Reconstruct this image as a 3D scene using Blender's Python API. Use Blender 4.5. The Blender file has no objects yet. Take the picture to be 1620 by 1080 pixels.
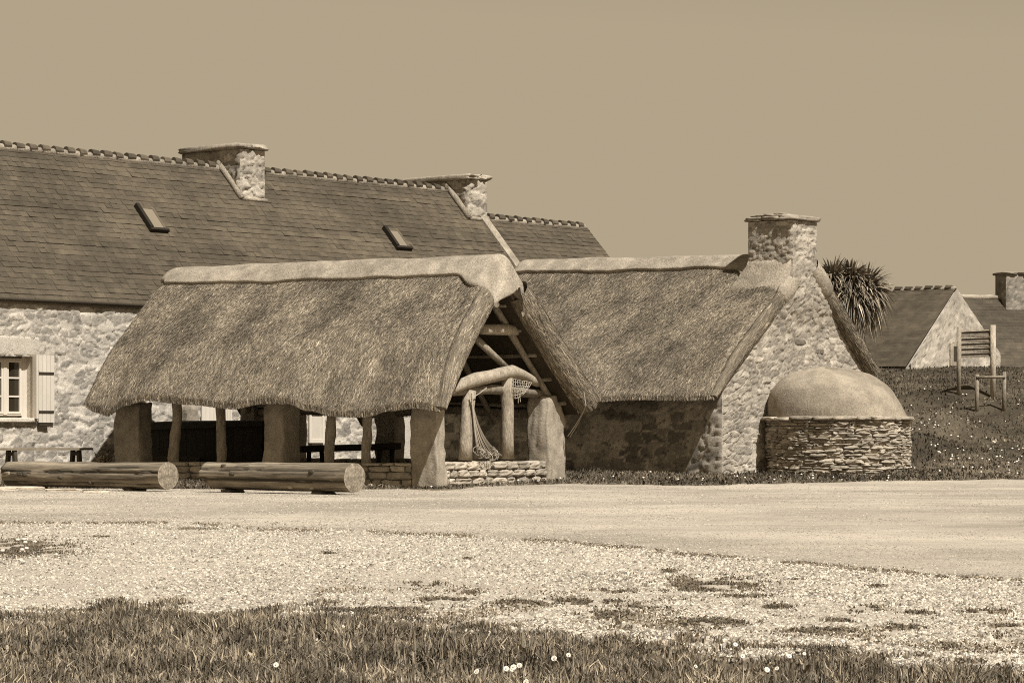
import bpy, math, random
from mathutils import Vector, noise, Matrix
# ------------------------------------------------------------------ scene, camera geometry
FPX, CX, HY, EYE = 4500.0, 810.0, 695.0, 1.167      # focal length, centre, horizon (photo pixels), eye height
S = bpy.context.scene
COL = S.collection
R = math.radians
rnd = random.Random(7)
def N3(x, y, z): return noise.noise(Vector((x, y, z)))
def sstep(a, b, x):
    t = max(0.0, min(1.0, (x-a)/(b-a))); return t*t*(3-2*t)
def interp(pts, x):
    if x <= pts[0][0]: return pts[0][1]
    for (a, b), (c, d) in zip(pts, pts[1:]):
        if x <= c:
            t = (x-a)/(c-a); t = t*t*(3-2*t)
            return b+(d-b)*t
    return pts[-1][1]
def gz(x, y):                                        # terrain height
    zb = .025*min(max(0, y-68), 34)
    bank = .075*min(max(0, y-75.5), 45)
    z = zb + sstep(8.5, 12.5, x)*bank
    for mx, my, r, h in ((13.1, 87.5, 2.2, .6), (15.6, 93, 2.4, .55), (11.9, 84, 1.3, .3), (17.2, 88, 1.8, .5), (16.2, 100, 2, .5), (14.2, 98, 1.6, .4)):
        d = math.hypot(x-mx, (y-my)*.8)/r
        if d < 1: z += h*(1-d*d)**2
    return z
def ground_at(px, py, y0=10, y1=140):                # where the ray through a photo pixel meets the terrain
    y = y0
    while y < y1:
        if EYE-(py-HY)/FPX*y <= gz((px-CX)/FPX*y, y): break
        y += .05
    return (px-CX)/FPX*y, y
# ------------------------------------------------------------------ materials (sepia-toned surfaces)
def sep(v):
    g = .79+.25*min(v, .45); b = .52+.55*min(v, .45)
    return (v*1.14, v*1.14*g, v*1.14*b, 1)
MATS = {}
def mat(name, v, rough=.9, var=.25, scale=3, bump=.25, bscale=30, stretch=(1, 1, 1), bdist=.02, fine=.2, spec=.25, patch=0, pscale=.6):
    m = bpy.data.materials.new(name); m.use_nodes = True
    nt = m.node_tree; n = nt.nodes; L = nt.links
    bs = n['Principled BSDF']; bs.inputs['Roughness'].default_value = rough
    bs.inputs['Specular IOR Level'].default_value = spec
    tc = n.new('ShaderNodeTexCoord'); mp = n.new('ShaderNodeMapping'); mp.inputs['Scale'].default_value = stretch
    L.new(tc.outputs['Object'], mp.inputs['Vector'])
    def noi(sc, det, ro=.6):
        t = n.new('ShaderNodeTexNoise'); t.inputs['Scale'].default_value = sc; t.inputs['Detail'].default_value = det
        t.inputs['Roughness'].default_value = ro; L.new(mp.outputs[0], t.inputs['Vector']); return t.outputs['Fac']
    def rng(src, a, b, lo=.25, hi=.75):
        t = n.new('ShaderNodeMapRange'); t.inputs['From Min'].default_value = lo; t.inputs['From Max'].default_value = hi
        t.inputs['To Min'].default_value = a; t.inputs['To Max'].default_value = b; L.new(src, t.inputs['Value']); return t.outputs['Result']
    def mul(a, b):
        t = n.new('ShaderNodeMath'); t.operation = 'MULTIPLY'; L.new(a, t.inputs[0]); L.new(b, t.inputs[1]); return t.outputs[0]
    f1 = rng(noi(scale, 8), 1-var, 1+var); f2 = rng(noi(bscale, 4, .7), 1-fine, 1+fine)
    at = n.new('ShaderNodeAttribute'); at.attribute_name = 'tint'
    k = mul(mul(f1, f2), at.outputs['Fac'])
    if patch: k = mul(k, rng(noi(pscale, 5), 1-patch, 1+patch, .38, .62))
    mx = n.new('ShaderNodeVectorMath'); mx.operation = 'SCALE'; mx.inputs[0].default_value = sep(v)[:3]
    L.new(k, mx.inputs['Scale']); L.new(mx.outputs[0], bs.inputs['Base Color'])
    bp = n.new('ShaderNodeBump'); bp.inputs['Strength'].default_value = bump; bp.inputs['Distance'].default_value = bdist
    L.new(noi(bscale*.7, 6, .7), bp.inputs['Height']); L.new(bp.outputs[0], bs.inputs['Normal'])
    MATS[name] = m; return m
mat('thatch', .19, .95, .25, 2, .6, 40, (1, 1, 1), .03, .45, .1, .16, .9)
mat('thatch_shade', .05, .95, .3, 3, .5, 30, (1, 1, 1), .03, .3, .1)  # thatch underside, colour darkened to deepen the shade below the roof
mat('plaster', .29, .95, .25, 3.5, .9, 24, (1, 1, 1), .04, .5, .1, .2, 1.1)
mat('slate', .076, .75, .25, 2.5, .3, 40, (1, 1, 1), .01, .35, .2, .18, .3)
mat('rubble_pale', .45, .95, .18, 3, .7, 30, (1, 1, 1), .03, .4, .1)
mat('rubble_gable', .39, .95, .22, 3, .7, 30, (1, 1, 1), .03, .4, .1, .12, .8)
mat('granite', .30, .92, .28, 4, .6, 26, (1, 1, 1), .03, .3, .15, .15, 1.5)
mat('drystone', .33, .94, .25, 5, .6, 26, (1, 1, 1), .03, .3, .1)
mat('mortar', .20, .95, .2, 6, .4, 40)
mat('timber', .26, .88, .35, 6, .7, 30, (1, 1, .3), .03, .5, .12)
mat('log_bark', .17, .9, .3, 4, .8, 26, (.12, 1, 1), .02, .3, .15, .15, 2)
mat('log_end', .25, .92, .3, 8, .6, 30, (1, 1, 1), .02, .4, .1, .2, 4)
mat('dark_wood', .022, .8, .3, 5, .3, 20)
mat('old_wood', .12, .85, .3, 5, .4, 20, (.3, 1, 1))
mat('pale_paint', .55, .75, .08, 4, .1, 30, (1, 1, .3), .005, .06)
mat('iron', .04, .6, .2, 10, .2, 40)
mat('metal_grey', .14, .5, .15, 6, .1, 30)
mat('clay', .25, .95, .22, 2.6, .8, 26, (1, 1, 1), .03, .42, .1, .2, 1.0)
mat('ground', .12, .97, .35, 1.2, .6, 18, (1, 1, 1), .04, .4, .05, .25, .35)
mat('road', .345, .95, .16, 1.6, .5, 40, (1, 1, 1), .02, .4, .1, .22, .17)
mat('gravel', .36, .95, .14, 2.2, .6, 48, (1, 1, 1), .02, .42, .1, .1, .5)
mat('pebble', .365, .9, .2, 20, .2, 80)
mat('grass', .145, .75, .2, 1.5, .0, 30, (1, 1, 1), .01, .1, .2, .2, 1.2)
mat('palm_leaf', .14, .55, .2, 3, .0, 20, (1, 1, 1), .01, .1, .35)
mat('trunk', .12, .9, .3, 6, .6, 20)
mat('petal', .75, .7, .05, 3, .0, 30)
mat('rope', .34, .9, .2, 20, .2, 60)
mat('lichen_tile', .08, .9, .3, 4, .4, 26)
def glass(name, v):
    m = bpy.data.materials.new(name); m.use_nodes = True
    b = m.node_tree.nodes['Principled BSDF']; b.inputs['Base Color'].default_value = sep(v)
    b.inputs['Roughness'].default_value = .08; b.inputs['Specular IOR Level'].default_value = .6
    MATS[name] = m
glass('window_glass', .03); glass('skylight_glass', .2)
# ------------------------------------------------------------------ mesh builder
class MB:
    def __init__(s): s.v = []; s.f = []; s.t = []
    def add(s, vs, fs, tint=1.0):
        o = len(s.v); s.v += [tuple(p) for p in vs]; s.f += [tuple(i+o for i in q) for q in fs]
        s.t += tint if isinstance(tint, list) else [tint]*len(vs)
    def box(s, x0, x1, y0, y1, z0, z1, tint=1.0):
        s.add([(x, y, z) for z in (z0, z1) for y in (y0, y1) for x in (x0, x1)],
              [(0, 2, 3, 1), (4, 5, 7, 6), (0, 1, 5, 4), (2, 6, 7, 3), (0, 4, 6, 2), (1, 3, 7, 5)], tint)
    def grid(s, P, na, nb, tint=None, flip=False):
        vs = [P(i, j) for i in range(na) for j in range(nb)]
        fs = []
        for i in range(na-1):
            for j in range(nb-1):
                q = (i*nb+j, (i+1)*nb+j, (i+1)*nb+j+1, i*nb+j+1)
                fs.append(q[::-1] if flip else q)
        s.add(vs, fs, [tint(i, j) for i in range(na) for j in range(nb)] if callable(tint) else (tint or 1.0))
    def tube(s, path, rad, n=8, jit=0, tint=1.0, seed=0, caps=True):
        path = [Vector(p) for p in path]; k = len(path)
        if not hasattr(rad, '__len__'): rad = [rad]*k
        vs = []; up = None
        for i, p in enumerate(path):
            d = (path[min(i+1, k-1)]-path[max(i-1, 0)]).normalized()
            if up is None: up = Vector((0, 0, 1)) if abs(d.z) < .8 else Vector((1, 0, 0))
            a = d.cross(up).normalized(); b = a.cross(d).normalized(); up = b
            for j in range(n):
                an = 2*math.pi*j/n; r = rad[i]
                q = p+a*math.cos(an)*r+b*math.sin(an)*r
                if jit: q += (a*math.cos(an)+b*math.sin(an))*jit*N3(q.x*3+seed, q.y*3, q.z*3)
                vs.append(q)
        fs = [(i*n+j, i*n+(j+1) % n, (i+1)*n+(j+1) % n, (i+1)*n+j) for i in range(k-1) for j in range(n)]
        if caps: fs += [tuple(range(n))[::-1], tuple((k-1)*n+j for j in range(n))]
        s.add(vs, fs, tint)
    def rock(s, c, h, rot=0, seed=0, jit=.12, n=4, tint=1.0, pw=7, top=None, tilt=0):
        vs = []; fs = []; idx = {}
        def vid(p):
            if p in idx: return idx[p]
            q = Vector(p)/n*2-Vector((1, 1, 1))
            nn = (abs(q.x)**pw+abs(q.y)**pw+abs(q.z)**pw)**(1/pw)
            q = q/nn
            d = 1+jit*(N3(q.x*1.3+seed*3.7, q.y*1.3+seed*1.3, q.z*1.3)*1.2+.5*N3(q.x*3+seed, q.y*3, q.z*3+seed))
            q = Vector((q.x*h[0]*d, q.y*h[1]*d, q.z*h[2]*(1+(d-1)*.6)))
            if top: q = top(q)
            q.z += q.x*tilt
            cr, sr = math.cos(rot), math.sin(rot)
            vs.append((c[0]+q.x*cr-q.y*sr, c[1]+q.x*sr+q.y*cr, c[2]+q.z)); idx[p] = len(vs)-1; return idx[p]
        for ax in range(3):
            for sd in (0, n):
                for i in range(n):
                    for j in range(n):
                        q = []
                        for a, b in ((i, j), (i+1, j), (i+1, j+1), (i, j+1)):
                            p = [0, 0, 0]; p[ax] = sd; p[(ax+1) % 3] = a; p[(ax+2) % 3] = b; q.append(vid(tuple(p)))
                        fs.append(tuple(q if sd else q[::-1]))
        s.add(vs, fs, tint)
    def build(s, name, m, parent=None, smooth=False, auto=None):
        me = bpy.data.meshes.new(name); me.from_pydata(s.v, [], s.f); me.update()
        a = me.attributes.new('tint', 'FLOAT', 'POINT'); a.data.foreach_set('value', s.t)
        me.materials.append(MATS[m])
        if smooth: me.polygons.foreach_set('use_smooth', [True]*len(me.polygons))
        o = bpy.data.objects.new(name, me); COL.objects.link(o)
        if parent: o.parent = parent
        return o
def tag(o, label, cat, group=None, kind=None):
    if label: o['label'] = label
    if cat: o['category'] = cat
    if group: o['group'] = group
    if kind: o['kind'] = kind
    return o
class Frame:                                          # a thing's own axes, with photo-pixel lookups
    def __init__(s, ox, oy, deg, oz=0): s.ox, s.oy, s.oz, s.a = ox, oy, oz, R(deg); s.c, s.s = math.cos(s.a), math.sin(s.a)
    def w(s, x, y, z=0): return (s.ox+x*s.c-y*s.s, s.oy+x*s.s+y*s.c, s.oz+z)
    def sx(s, px, y): k = (px-CX)/FPX; return (k*(s.oy+y*s.c)-s.ox+y*s.s)/(s.c-k*s.s)
    def sy(s, px, x): k = (px-CX)/FPX; return (k*(s.oy+x*s.s)-s.ox-x*s.c)/(-s.s-k*s.c)
    def z(s, py, x, y): return EYE+(HY-py)/FPX*s.w(x, y)[1]-s.oz
    def g(s, x, y): X, Y, _ = s.w(x, y); return gz(X, Y)-s.oz
    def empty(s, name, label, cat, group=None):
        o = bpy.data.objects.new(name, None); COL.objects.link(o); o.location = (s.ox, s.oy, s.oz); o.rotation_euler = (0, 0, s.a)
        return tag(o, label, cat, group)
# ------------------------------------------------------------------ rubble masonry relief
_cells = {}
def cell(i, j, sd):
    k = (i, j, sd)
    if k not in _cells:
        r = random.Random(i*7919+j*104729+sd*31); _cells[k] = (r.random(), r.random(), r.random(), r.random())
    return _cells[k]
def rubble(a, b, sd, sa, sb):
    x = a/sa; y = b/sb; x += .45*N3(a*.9, b*1.1, sd)+.22*N3(a*3.4, b*3.4, sd); y += .6*N3(a*.8+9, b*.9, sd)+.22*N3(a*3.4+9, b*3.4, sd)
    i0, j0 = math.floor(x), math.floor(y); d1 = d2 = 9; c1 = None
    for i in (i0-1, i0, i0+1):
        for j in (j0-1, j0, j0+1):
            c = cell(i, j, sd); dx = x-(i+.02+.96*c[0]); dy = y-(j+.05+.9*c[1]); d = dx**4+dy**4
            if d < d1: d2 = d1; d1 = d; c1 = c+(dx, dy)
            elif d < d2: d2 = d
    return d2**.25-d1**.25, c1
def panel(mb, P, nrm, a0, a1, b0, b1, res=.05, sa=.42, sb=.24, sd=1, relief=.035, stone=(.62, 1.05), mort=1.2, cover=.0, fade=True, dj=0):
    """cover: share of stones fully hidden under render. b1 may be a function of a."""
    na = max(2, int((a1-a0)/res)+1); top = b1 if callable(b1) else (lambda a: b1)
    hmax = max(top(a0+(a1-a0)*i/20)-b0 for i in range(21)); nb = max(2, int(hmax/res)+1)
    nrm = Vector(nrm); A = [[None]*nb for _ in range(na)]
    for i in range(na):
        a = a0+(a1-a0)*i/(na-1); t = top(a)
        for j in range(nb):
            b = b0+(t-b0)*j/(nb-1)
            e, c = rubble(a, b, sd, sa, sb)
            m = sstep(.03, .12, e)
            if c[3] < cover: m *= .15
            h = relief*(m*(.5+.5*c[2]+1.3*(c[4]*(c[1]-.5)+c[5]*(c[0]-.5)))+.45*N3(a*7, b*7, sd)+.2*N3(a*17, b*17, sd))
            if fade:
                ed = min(a-a0, a1-a, b-b0+.05)
                h *= sstep(0, .08, ed)
            chip = .55 if N3(a*5+sd, b*15, 4) > .47 else 1
            if dj and c[3] >= cover: chip *= 1-dj*(1-sstep(.015, .06, e))*sstep(-.25, .15, N3(a*1.7, b*2.2, sd+9))
            A[i][j] = (Vector(P(a, b))+nrm*h, chip*(mort*(1+.35*N3(a*2.3, b*2.3, sd+5))*(1-m))+chip*m*(stone[0]+(stone[1]-stone[0])*c[2])*(1+.16*N3(a*9, b*12, 3)+.14*N3(a*20, b*26, 3)))
    flip = (Vector(P(a0+.1, b0))-Vector(P(a0, b0))).cross(Vector(P(a0, b0+.1))-Vector(P(a0, b0))).dot(nrm) < 0
    mb.grid(lambda i, j: A[i][j][0], na, nb, lambda i, j: A[i][j][1], flip)
def rubble_box(mb, x0, x1, y0, y1, z0, z1, **k):
    panel(mb, lambda a, b: (a, y0, b), (0, -1, 0), x0, x1, z0, z1, **k)
    panel(mb, lambda a, b: (a, y1, b), (0, 1, 0), x0, x1, z0, z1, **k)
    panel(mb, lambda a, b: (x1, a, b), (1, 0, 0), y0, y1, z0, z1, **k)
    panel(mb, lambda a, b: (x0, a, b), (-1, 0, 0), y0, y1, z0, z1, **k)
    mb.add([(x0, y0, z1), (x1, y0, z1), (x1, y1, z1), (x0, y1, z1)], [(0, 1, 2, 3)])
def slabs(mb, x0, x1, y0, y1, z, t, seed, over=.1, n=3):       # rough cap of flat stones on a chimney
    xs = [x0-over+(x1-x0+2*over)*i/n for i in range(n+1)]
    for i in range(n):
        mb.rock(((xs[i]+xs[i+1])/2, (y0+y1)/2, z+t/2+.02*rnd.uniform(-1, 1)), ((xs[i+1]-xs[i])/2+.01, (y1-y0)/2+over, t/2), 0, seed+i, .1, 5, rnd.uniform(.8, 1.1), 9)
def stone_run(mb, x0, x1, y0, y1, z0, h, seed, along='x', wmin=.22, wmax=.6, hc=.15, ground=None):
    r = random.Random(seed); z = z0; row = 0
    while z < z0+h-.05:
        ch = min(r.uniform(.75, 1.3)*hc, z0+h-z)
        if z0+h-z-ch < .06: ch = z0+h-z
        a, b = (x0, x1) if along == 'x' else (y0, y1); p = a
        while p < b-.02:
            w = r.uniform(wmin, wmax)
            if b-p-w < .15: w = b-p
            c = p+w/2; j = r.uniform(-.03, .03); ti = r.uniform(.72, 1.25); hh = ch/2*r.uniform(.9, 1.08)
            if along == 'x': mb.rock((c, (y0+y1)/2+j, z+ch/2), (w/2-.006, (y1-y0)/2, hh), 0, r.random()*99, .16, 4, ti, 5, None, r.uniform(-.06, .06))
            else: mb.rock(((x0+x1)/2+j, c, z+ch/2), ((x1-x0)/2, w/2-.006, hh), 0, r.random()*99, .16, 4, ti, 5)
            p += w
        z += ch; row += 1
# ------------------------------------------------------------------ thatch
def rprof(d): d = max(0.0, min(1.0, d)); return math.sqrt(max(0, 1-(1-d)**2))
class Slope:
    def __init__(s, x0, x1, ridge, eave, T=.42, Rd=.42, seed=0, thin=.34, lean=0, roll=0, roll0=.0):   # ridge(x), eave(x) -> (y, z) of the under-surface
        s.x0, s.x1, s.ridge, s.eave, s.T, s.Rd, s.seed, s.thin, s.lean, s.roll, s.roll0 = x0, x1, ridge, eave, T, Rd, seed, thin, lean, roll, roll0
        y0, z0 = ridge((x0+x1)/2); y1, z1 = eave((x0+x1)/2); dy, dz = y1-y0, z1-z0; s.len = math.hypot(dy, dz)
        s.n = Vector((0, math.copysign(abs(dz), dy)/s.len, abs(dy)/s.len))
    def base(s, x, q):
        y0, z0 = s.ridge(x); y1, z1 = s.eave(x)
        zm = s.eave((s.x0+s.x1)/2)[1]                  # straight slope, bending only towards a wavy eave
        return Vector((x-s.lean*(1-q)*sstep(s.x1-2.5, s.x1, x), y0+(y1-y0)*q, z0+(zm-z0)*q+sstep(.45, 1, q)*(z1-zm)))
    def top(s, x, q, ex=0):
        d = (1-q)*s.len
        e = rprof(min(x-s.x0, s.x1-x)/s.Rd)*(s.thin+(1-s.thin)*math.sin(math.pi/2*min(1, d/2.1)))*rprof(d/.035)
        sg = .06*N3(x*.6+s.seed, q*s.len*.6, 1)+.03*N3(x*1.7, q*s.len*1.7, s.seed)
        return s.base(x, q)+s.n*(s.T*e+sg*min(1, e*1.2)+ex)
    def Tq(s, q): return s.T*(s.thin+(1-s.thin)*math.sin(math.pi/2*min(1, (1-q)*s.len/2.1)))
    def rollp(s, q, ph, ex=0):
        t = s.Tq(q)*.5; g = (1+.4*q+.06*N3(q*6, s.seed, 1))
        return s.base(s.x1-.05, q)+s.n*(t+math.cos(ph)*(t*1.04+ex))+Vector(((s.roll*g+ex)*math.sin(ph), 0, 0))
    def mesh(s, mb, ub, dens, seed, lmin=.1, lmax=.32, wmin=.004, wmax=.013, spread=.22):
        k = 9
        ed = [s.Rd*(1-math.cos(math.pi/2*i/k)) for i in range(k)]
        n = int((s.x1-s.x0)/.22); mid = [s.x0+s.Rd+(s.x1-s.x0-2*s.Rd)*i/n for i in range(n+1)]
        xs = [s.x0+e for e in ed]+mid+[s.x1-e for e in ed[::-1]]
        re = .035/s.len; m = int(s.len/.22)
        qs = [(1-re)*i/m for i in range(m+1)]+[1-re*(1-math.cos(math.pi/2*i/k)) for i in range(k)][::-1]
        fl = s.n.y < 0
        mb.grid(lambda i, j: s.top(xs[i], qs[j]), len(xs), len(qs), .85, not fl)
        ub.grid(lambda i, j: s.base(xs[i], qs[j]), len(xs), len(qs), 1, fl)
        Tq, rollp = s.Tq, s.rollp
        if s.roll:
            qr = [s.roll0+(.995-s.roll0)*i/40 for i in range(41)]; cl = [(1, .15), (.995, .0)]
            mb.grid(lambda i, j: rollp(qr[i], 2*math.pi*j/16), 41, 17, .8, s.n.y > 0)
            cc = [rollp(.995, 2*math.pi*j/16) for j in range(16)]; mb.add(cc, [tuple(range(16))], .7)
            for _ in range(int(2200*s.roll*s.len)):
                q = s.roll0+rnd.random()*(.97-s.roll0); ph = rnd.uniform(-.4, math.pi+.4); L = rnd.uniform(.15, .4)/s.len; dp = rnd.gauss(0, .13); w = rnd.uniform(.015, .04); ti = math.exp(rnd.gauss(-.05, .4)); vs = []
                for f in (0, .5, 1):
                    q2 = min(q+L*f, 1); ww = w*(.6, 1, .2)[int(f*2)]
                    vs += [rollp(q2, ph+dp*f-ww, .006+.012*f*rnd.random()), rollp(q2, ph+dp*f+ww, .006+.01*f)]
                mb.add(vs, [(0, 1, 3, 2), (2, 3, 5, 4)], ti)
        r = random.Random(seed); cnt = int(dens*(s.x1-s.x0)*s.len)
        def straw(x, q, L, w, ang, lift, ti):
            pts = []; nseg = 3
            for t in range(nseg):
                f = t/(nseg-1); xx = x+math.sin(ang)*L*f; qq = q+math.cos(ang)*L*f/s.len
                xx = min(max(xx, s.x0+.001), s.x1-.001)
                over = min(.06, max(0, qq-1)*s.len); qq = min(qq, 1)
                p = s.top(xx, qq, .006+lift*f*f); p += Vector((0, s.n.y, -s.n.z*.9)).normalized()*over; pts.append(p)
            ta = (s.top(min(x+.03, s.x1), q)-s.top(max(x-.03, s.x0), q)).normalized()
            vs = []
            for t, p in enumerate(pts):
                ww = w*(.6, 1, .25)[t]; vs += [p-ta*ww, p+ta*ww]
            mb.add(vs, [(0, 1, 3, 2), (2, 3, 5, 4)], ti)
        for _ in range(cnt):
            x = r.uniform(s.x0, s.x1); q = r.random()
            if r.random() < .06: x = s.x1-s.Rd*r.random()**2.5*.6
            pt = N3(x*.9+seed, q*s.len*.55, 2)+.6*N3(x*2.3, q*s.len*1.6, seed)
            ti = min(2.8, max(.3, (1+.42*pt)*math.exp(r.gauss(0, .42))))
            straw(x, q, r.uniform(lmin, lmax), r.uniform(wmin, wmax), r.gauss(.05, spread), r.uniform(.0, .06)*r.random(), ti)
        for _ in range(int((s.x1-s.x0)*260)):          # ragged eave fringe
            x = r.uniform(s.x0, s.x1)
            straw(x, 1-r.uniform(.1, .2)/s.len, r.uniform(.1, .19), r.uniform(.004, .011), r.gauss(0, .3), .0, r.uniform(.5, 1.4))
def ridge_cap(mb, fr, bk, x0, x1, W, ex=.09, nx=90, nose=.14, sides=False):
    """plaster roll over the ridge, following both slopes; W(x, side) is how far it reaches down the slope."""
    rows = []
    for i in range(nx+1):
        x = x0+(x1-x0)*i/nx; row = []
        xx = min(max(x, fr.x0), fr.x1); xo = x-xx
        m = 10
        wf, wb = W(x, 0)/fr.len, W(x, 1)/bk.len
        wv = .009*N3(x*.8, 3, 0)+.005*N3(x*3, 1, 0)
        wf += wv
        row.append(fr.top(xx, wf*1.005, -.03))
        for j in range(m): row.append(fr.top(xx, wf*(1-j/m)+.0005, ex*(.55+.45*rprof((j+.7)/m*4))))
        rb = fr.base(xx, 0); e = (fr.top(xx, 0, ex)-rb).length; rt = (bk.top(xx, 0, ex)-rb).length
        for j in range(1, 8):
            f = j/8; nn = (fr.n*(1-f)+bk.n*f).normalized(); row.append(rb+nn*(e+(rt-e)*f))
        for j in range(m+1):
            if j > 0 or True: row.append(bk.top(xx, wb*j/m+.0005, ex*(.55+.45*rprof((m-j+.7)/m*4))))
        row.append(bk.top(xx, wb*1.005, -.03))
        rows.append([p+Vector((xo, 0, 0)) for p in row])
    def close(r):                                      # end ring drawn in towards the ridge
        c = fr.base(fr.x0, 0); return [p.lerp(Vector((p.x, c.y, c.z)), .12) for p in r]
    def ends(r, sgn):
        out = []
        for k in range(1, 7):
            t = k/6*math.pi/2; f = 1-.42*(1-math.cos(t)); c = fr.base(fr.x0, 0)
            o = []; half = (len(r)-1)/2
            for j, p in enumerate(r):
                wj = sstep(.12, .5, abs(j-half)/half) if sides else sstep(0, .75, 1-abs(j-half)/half)
                o.append(Vector((p.x+sgn*(nose*wj+.05)*math.sin(t), c.y+(p.y-c.y)*(1-.35*(1-f)), p.z-(1-math.cos(t))*(.22*wj))))
            out.append(o)
        return out+[close(out[-1])]
    rows = ends(rows[0], -1)[::-1]+rows+ends(rows[-1], 1)
    mb.grid(lambda i, j: rows[i][j], len(rows), len(rows[0]), lambda i, j: 1+.08*N3(i*.3, j*.5, 4))
# ------------------------------------------------------------------ slate roof
def slates(mb, x0, x1, ry, rz, ey, ez, course=.2, w=.26, seed=1, lip=1.0):
    r = random.Random(seed); dy, dz = ey-ry, ez-rz; ln = math.hypot(dy, dz); d = Vector((0, dy/ln, dz/ln))
    nn = Vector((0, math.copysign(abs(dz), dy)/ln, abs(dy)/ln)); k = int(ln/course)
    o = Vector((0, ry, rz)); mb.add([Vector((x, 0, 0))+o+d*q for x in (x0, x1) for q in (0, ln)], [(0, 1, 3, 2)], .6)
    for c in range(k+1):
        x = x0-(c % 2)*w/2; rowt = r.uniform(.88, 1.12); dk = .5 if r.random() < .25 else 0
        while x < x1:
            ww = w*r.uniform(.8, 1.2); a, b = max(x, x0), min(x+ww-.004, x1); x += ww
            if b-a < .02: continue
            q0, q1 = max(0, c*course-.06), min(ln+.03, (c+1)*course+r.uniform(-.012, .012))
            h = .012+.012*r.random()+(.03*dk*r.random()); h *= lip; ti = rowt**lip*math.exp(r.gauss(0, .075)); tl = r.uniform(-.004, .004)
            P = lambda xx, q, hh: o+Vector((xx, 0, 0))+d*q+nn*hh
            vs = [P(a, q0, .003), P(b, q0, .003), P(b, q1, h+tl), P(a, q1, h-tl), P(b, q1, -.002), P(a, q1, -.002)]
            f = [(0, 1, 2, 3), (3, 2, 4, 5)]
            mb.add(vs, f if dy > 0 else [q[::-1] for q in f], ti)
def ridge_tiles(parent, x0, x1, y, z, step=.46, rr=.125):
    m = MB(); n = int((x1-x0)/.3)
    m.tube([(x0+(x1-x0)*i/n, y, z-.06) for i in range(n+1)], .93*rr, 8, .03, .85); m.build('ridge_mortar', 'plaster', parent, True)
    t = MB(); x = x0+.1
    while x < x1-.2:
        L = step*rnd.uniform(.55, .68); zz = z+rnd.uniform(-.015, .015)
        t.tube([(x, y, zz+.01), (x+L, y, zz)], [rr*1.12, rr], 9, .02, rnd.uniform(.7, 1.3)); x += step*rnd.uniform(.94, 1.06)
    t.build('ridge_tiles', 'lichen_tile', parent)
# ================================================================== OPEN THATCHED SHELTER
F = Frame(-1.82, 68.2, -32.0)
sh = F.empty('thatched_shelter', 'open-sided thatched shelter on standing stones and crooked timber posts', 'shelter')
EV = -.55                                              # front eave line
XL, XR = -10.5, .5
EP = sorted([(F.sx(px, EV), F.z(py, F.sx(px, EV), EV)) for px, py in
     [(133, 640), (152, 650), (172, 656), (200, 640), (232, 632), (300, 638), (370, 645), (420, 637), (455, 637), (490, 648), (530, 657), (580, 658), (620, 648), (660, 644), (700, 650)]])
RZ = 5.05
fr = Slope(XL, XR, lambda x: (3.0, RZ), lambda x: (EV, interp(EP, x)), .6, .22, 3, .2, .42, .16, .2)
bk = Slope(XL, XR, lambda x: (3.0, RZ-.12), lambda x: (6.1, 1.8+.05*math.sin(x*1.3)), .74, .16, 8, .9, .42, .24, .1)
def roof_slope(sl, par, *a):
    m = MB(); u = MB(); sl.mesh(m, u, *a); o = m.build('thatch_slope', 'thatch', par, True); u.build('underside', 'thatch_shade', o); return o
roof_slope(fr, sh, 2000, 11)
roof_slope(bk, sh, 150, 12)
def Wsh(x, side):
    a = .44+.5*sstep(-.7, .2, x)
    if x < -9.6: a *= .72+.28*(x+10.5)/.9
    return a
m = MB(); ridge_cap(m, fr, bk, XL+.35, XR+.02, Wsh, .1, 110, .34); m.build('ridge_cap', 'plaster', sh, True)
# standing stones
def stone(x0, x1, y0, y1, z1, seed, par=sh, Fm=F, jit=.1, topf=None, z0=-.1, tint=1.0, name='standing_stone', tap=.1):
    m = MB(); cx, cy = (x0+x1)/2, (y0+y1)/2; g = Fm.g(cx, cy)+z0; h = (z1-g)/2
    def shape(q):
        f = (q.z/h+1)/2; k = 1-tap*f
        q = Vector((q.x*k+.05*N3(f*2.5, seed, 0), q.y*k+.05*N3(f*2.5, seed, 5), q.z))
        if topf and f > .5: q.z += topf(q.x, q.y)*(f-.5)*2
        n = .045; q.x += n*N3(q.x*5, q.y*5, q.z*4+seed); q.y += n*N3(q.x*5+7, q.y*5, q.z*4+seed); return q
    m.rock((cx, cy, g+h), ((x1-x0)/2*1.01, (y1-y0)/2*1.01, h), 0, seed, jit*.6, 14, tint, 40, shape)
    return m.build(name, 'granite', par, True)
X = lambda px, y=0: F.sx(px, y)
stone(X(648), .02, 0, .42, 2.05, 1.2)                                   # near gable corner
yf = lambda px: F.sy(px, 0)
stone(-.62, .04, yf(866), yf(893), F.z(626, 0, 5.5), 4.1, topf=lambda x, y: -.42*max(0, y+.05)/.4, tap=.04)   # far gable corner
stone(X(178), X(219), 0, .6, 2.12, 7.7, tint=.8)
stone(X(415), X(447), 0, .78, 2.15, 9.3, tint=.9)
for px, w, t in ((606, .55, .6), (452, .5, .55), (286, .4, .5), (390, .45, .6)):   # back row
    y = 5.7; x = F.sx(px, y); stone(x-w/2*1.2, x+w/2*1.2, y, y+.55, 2.1, px*.1, tint=.8)
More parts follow.
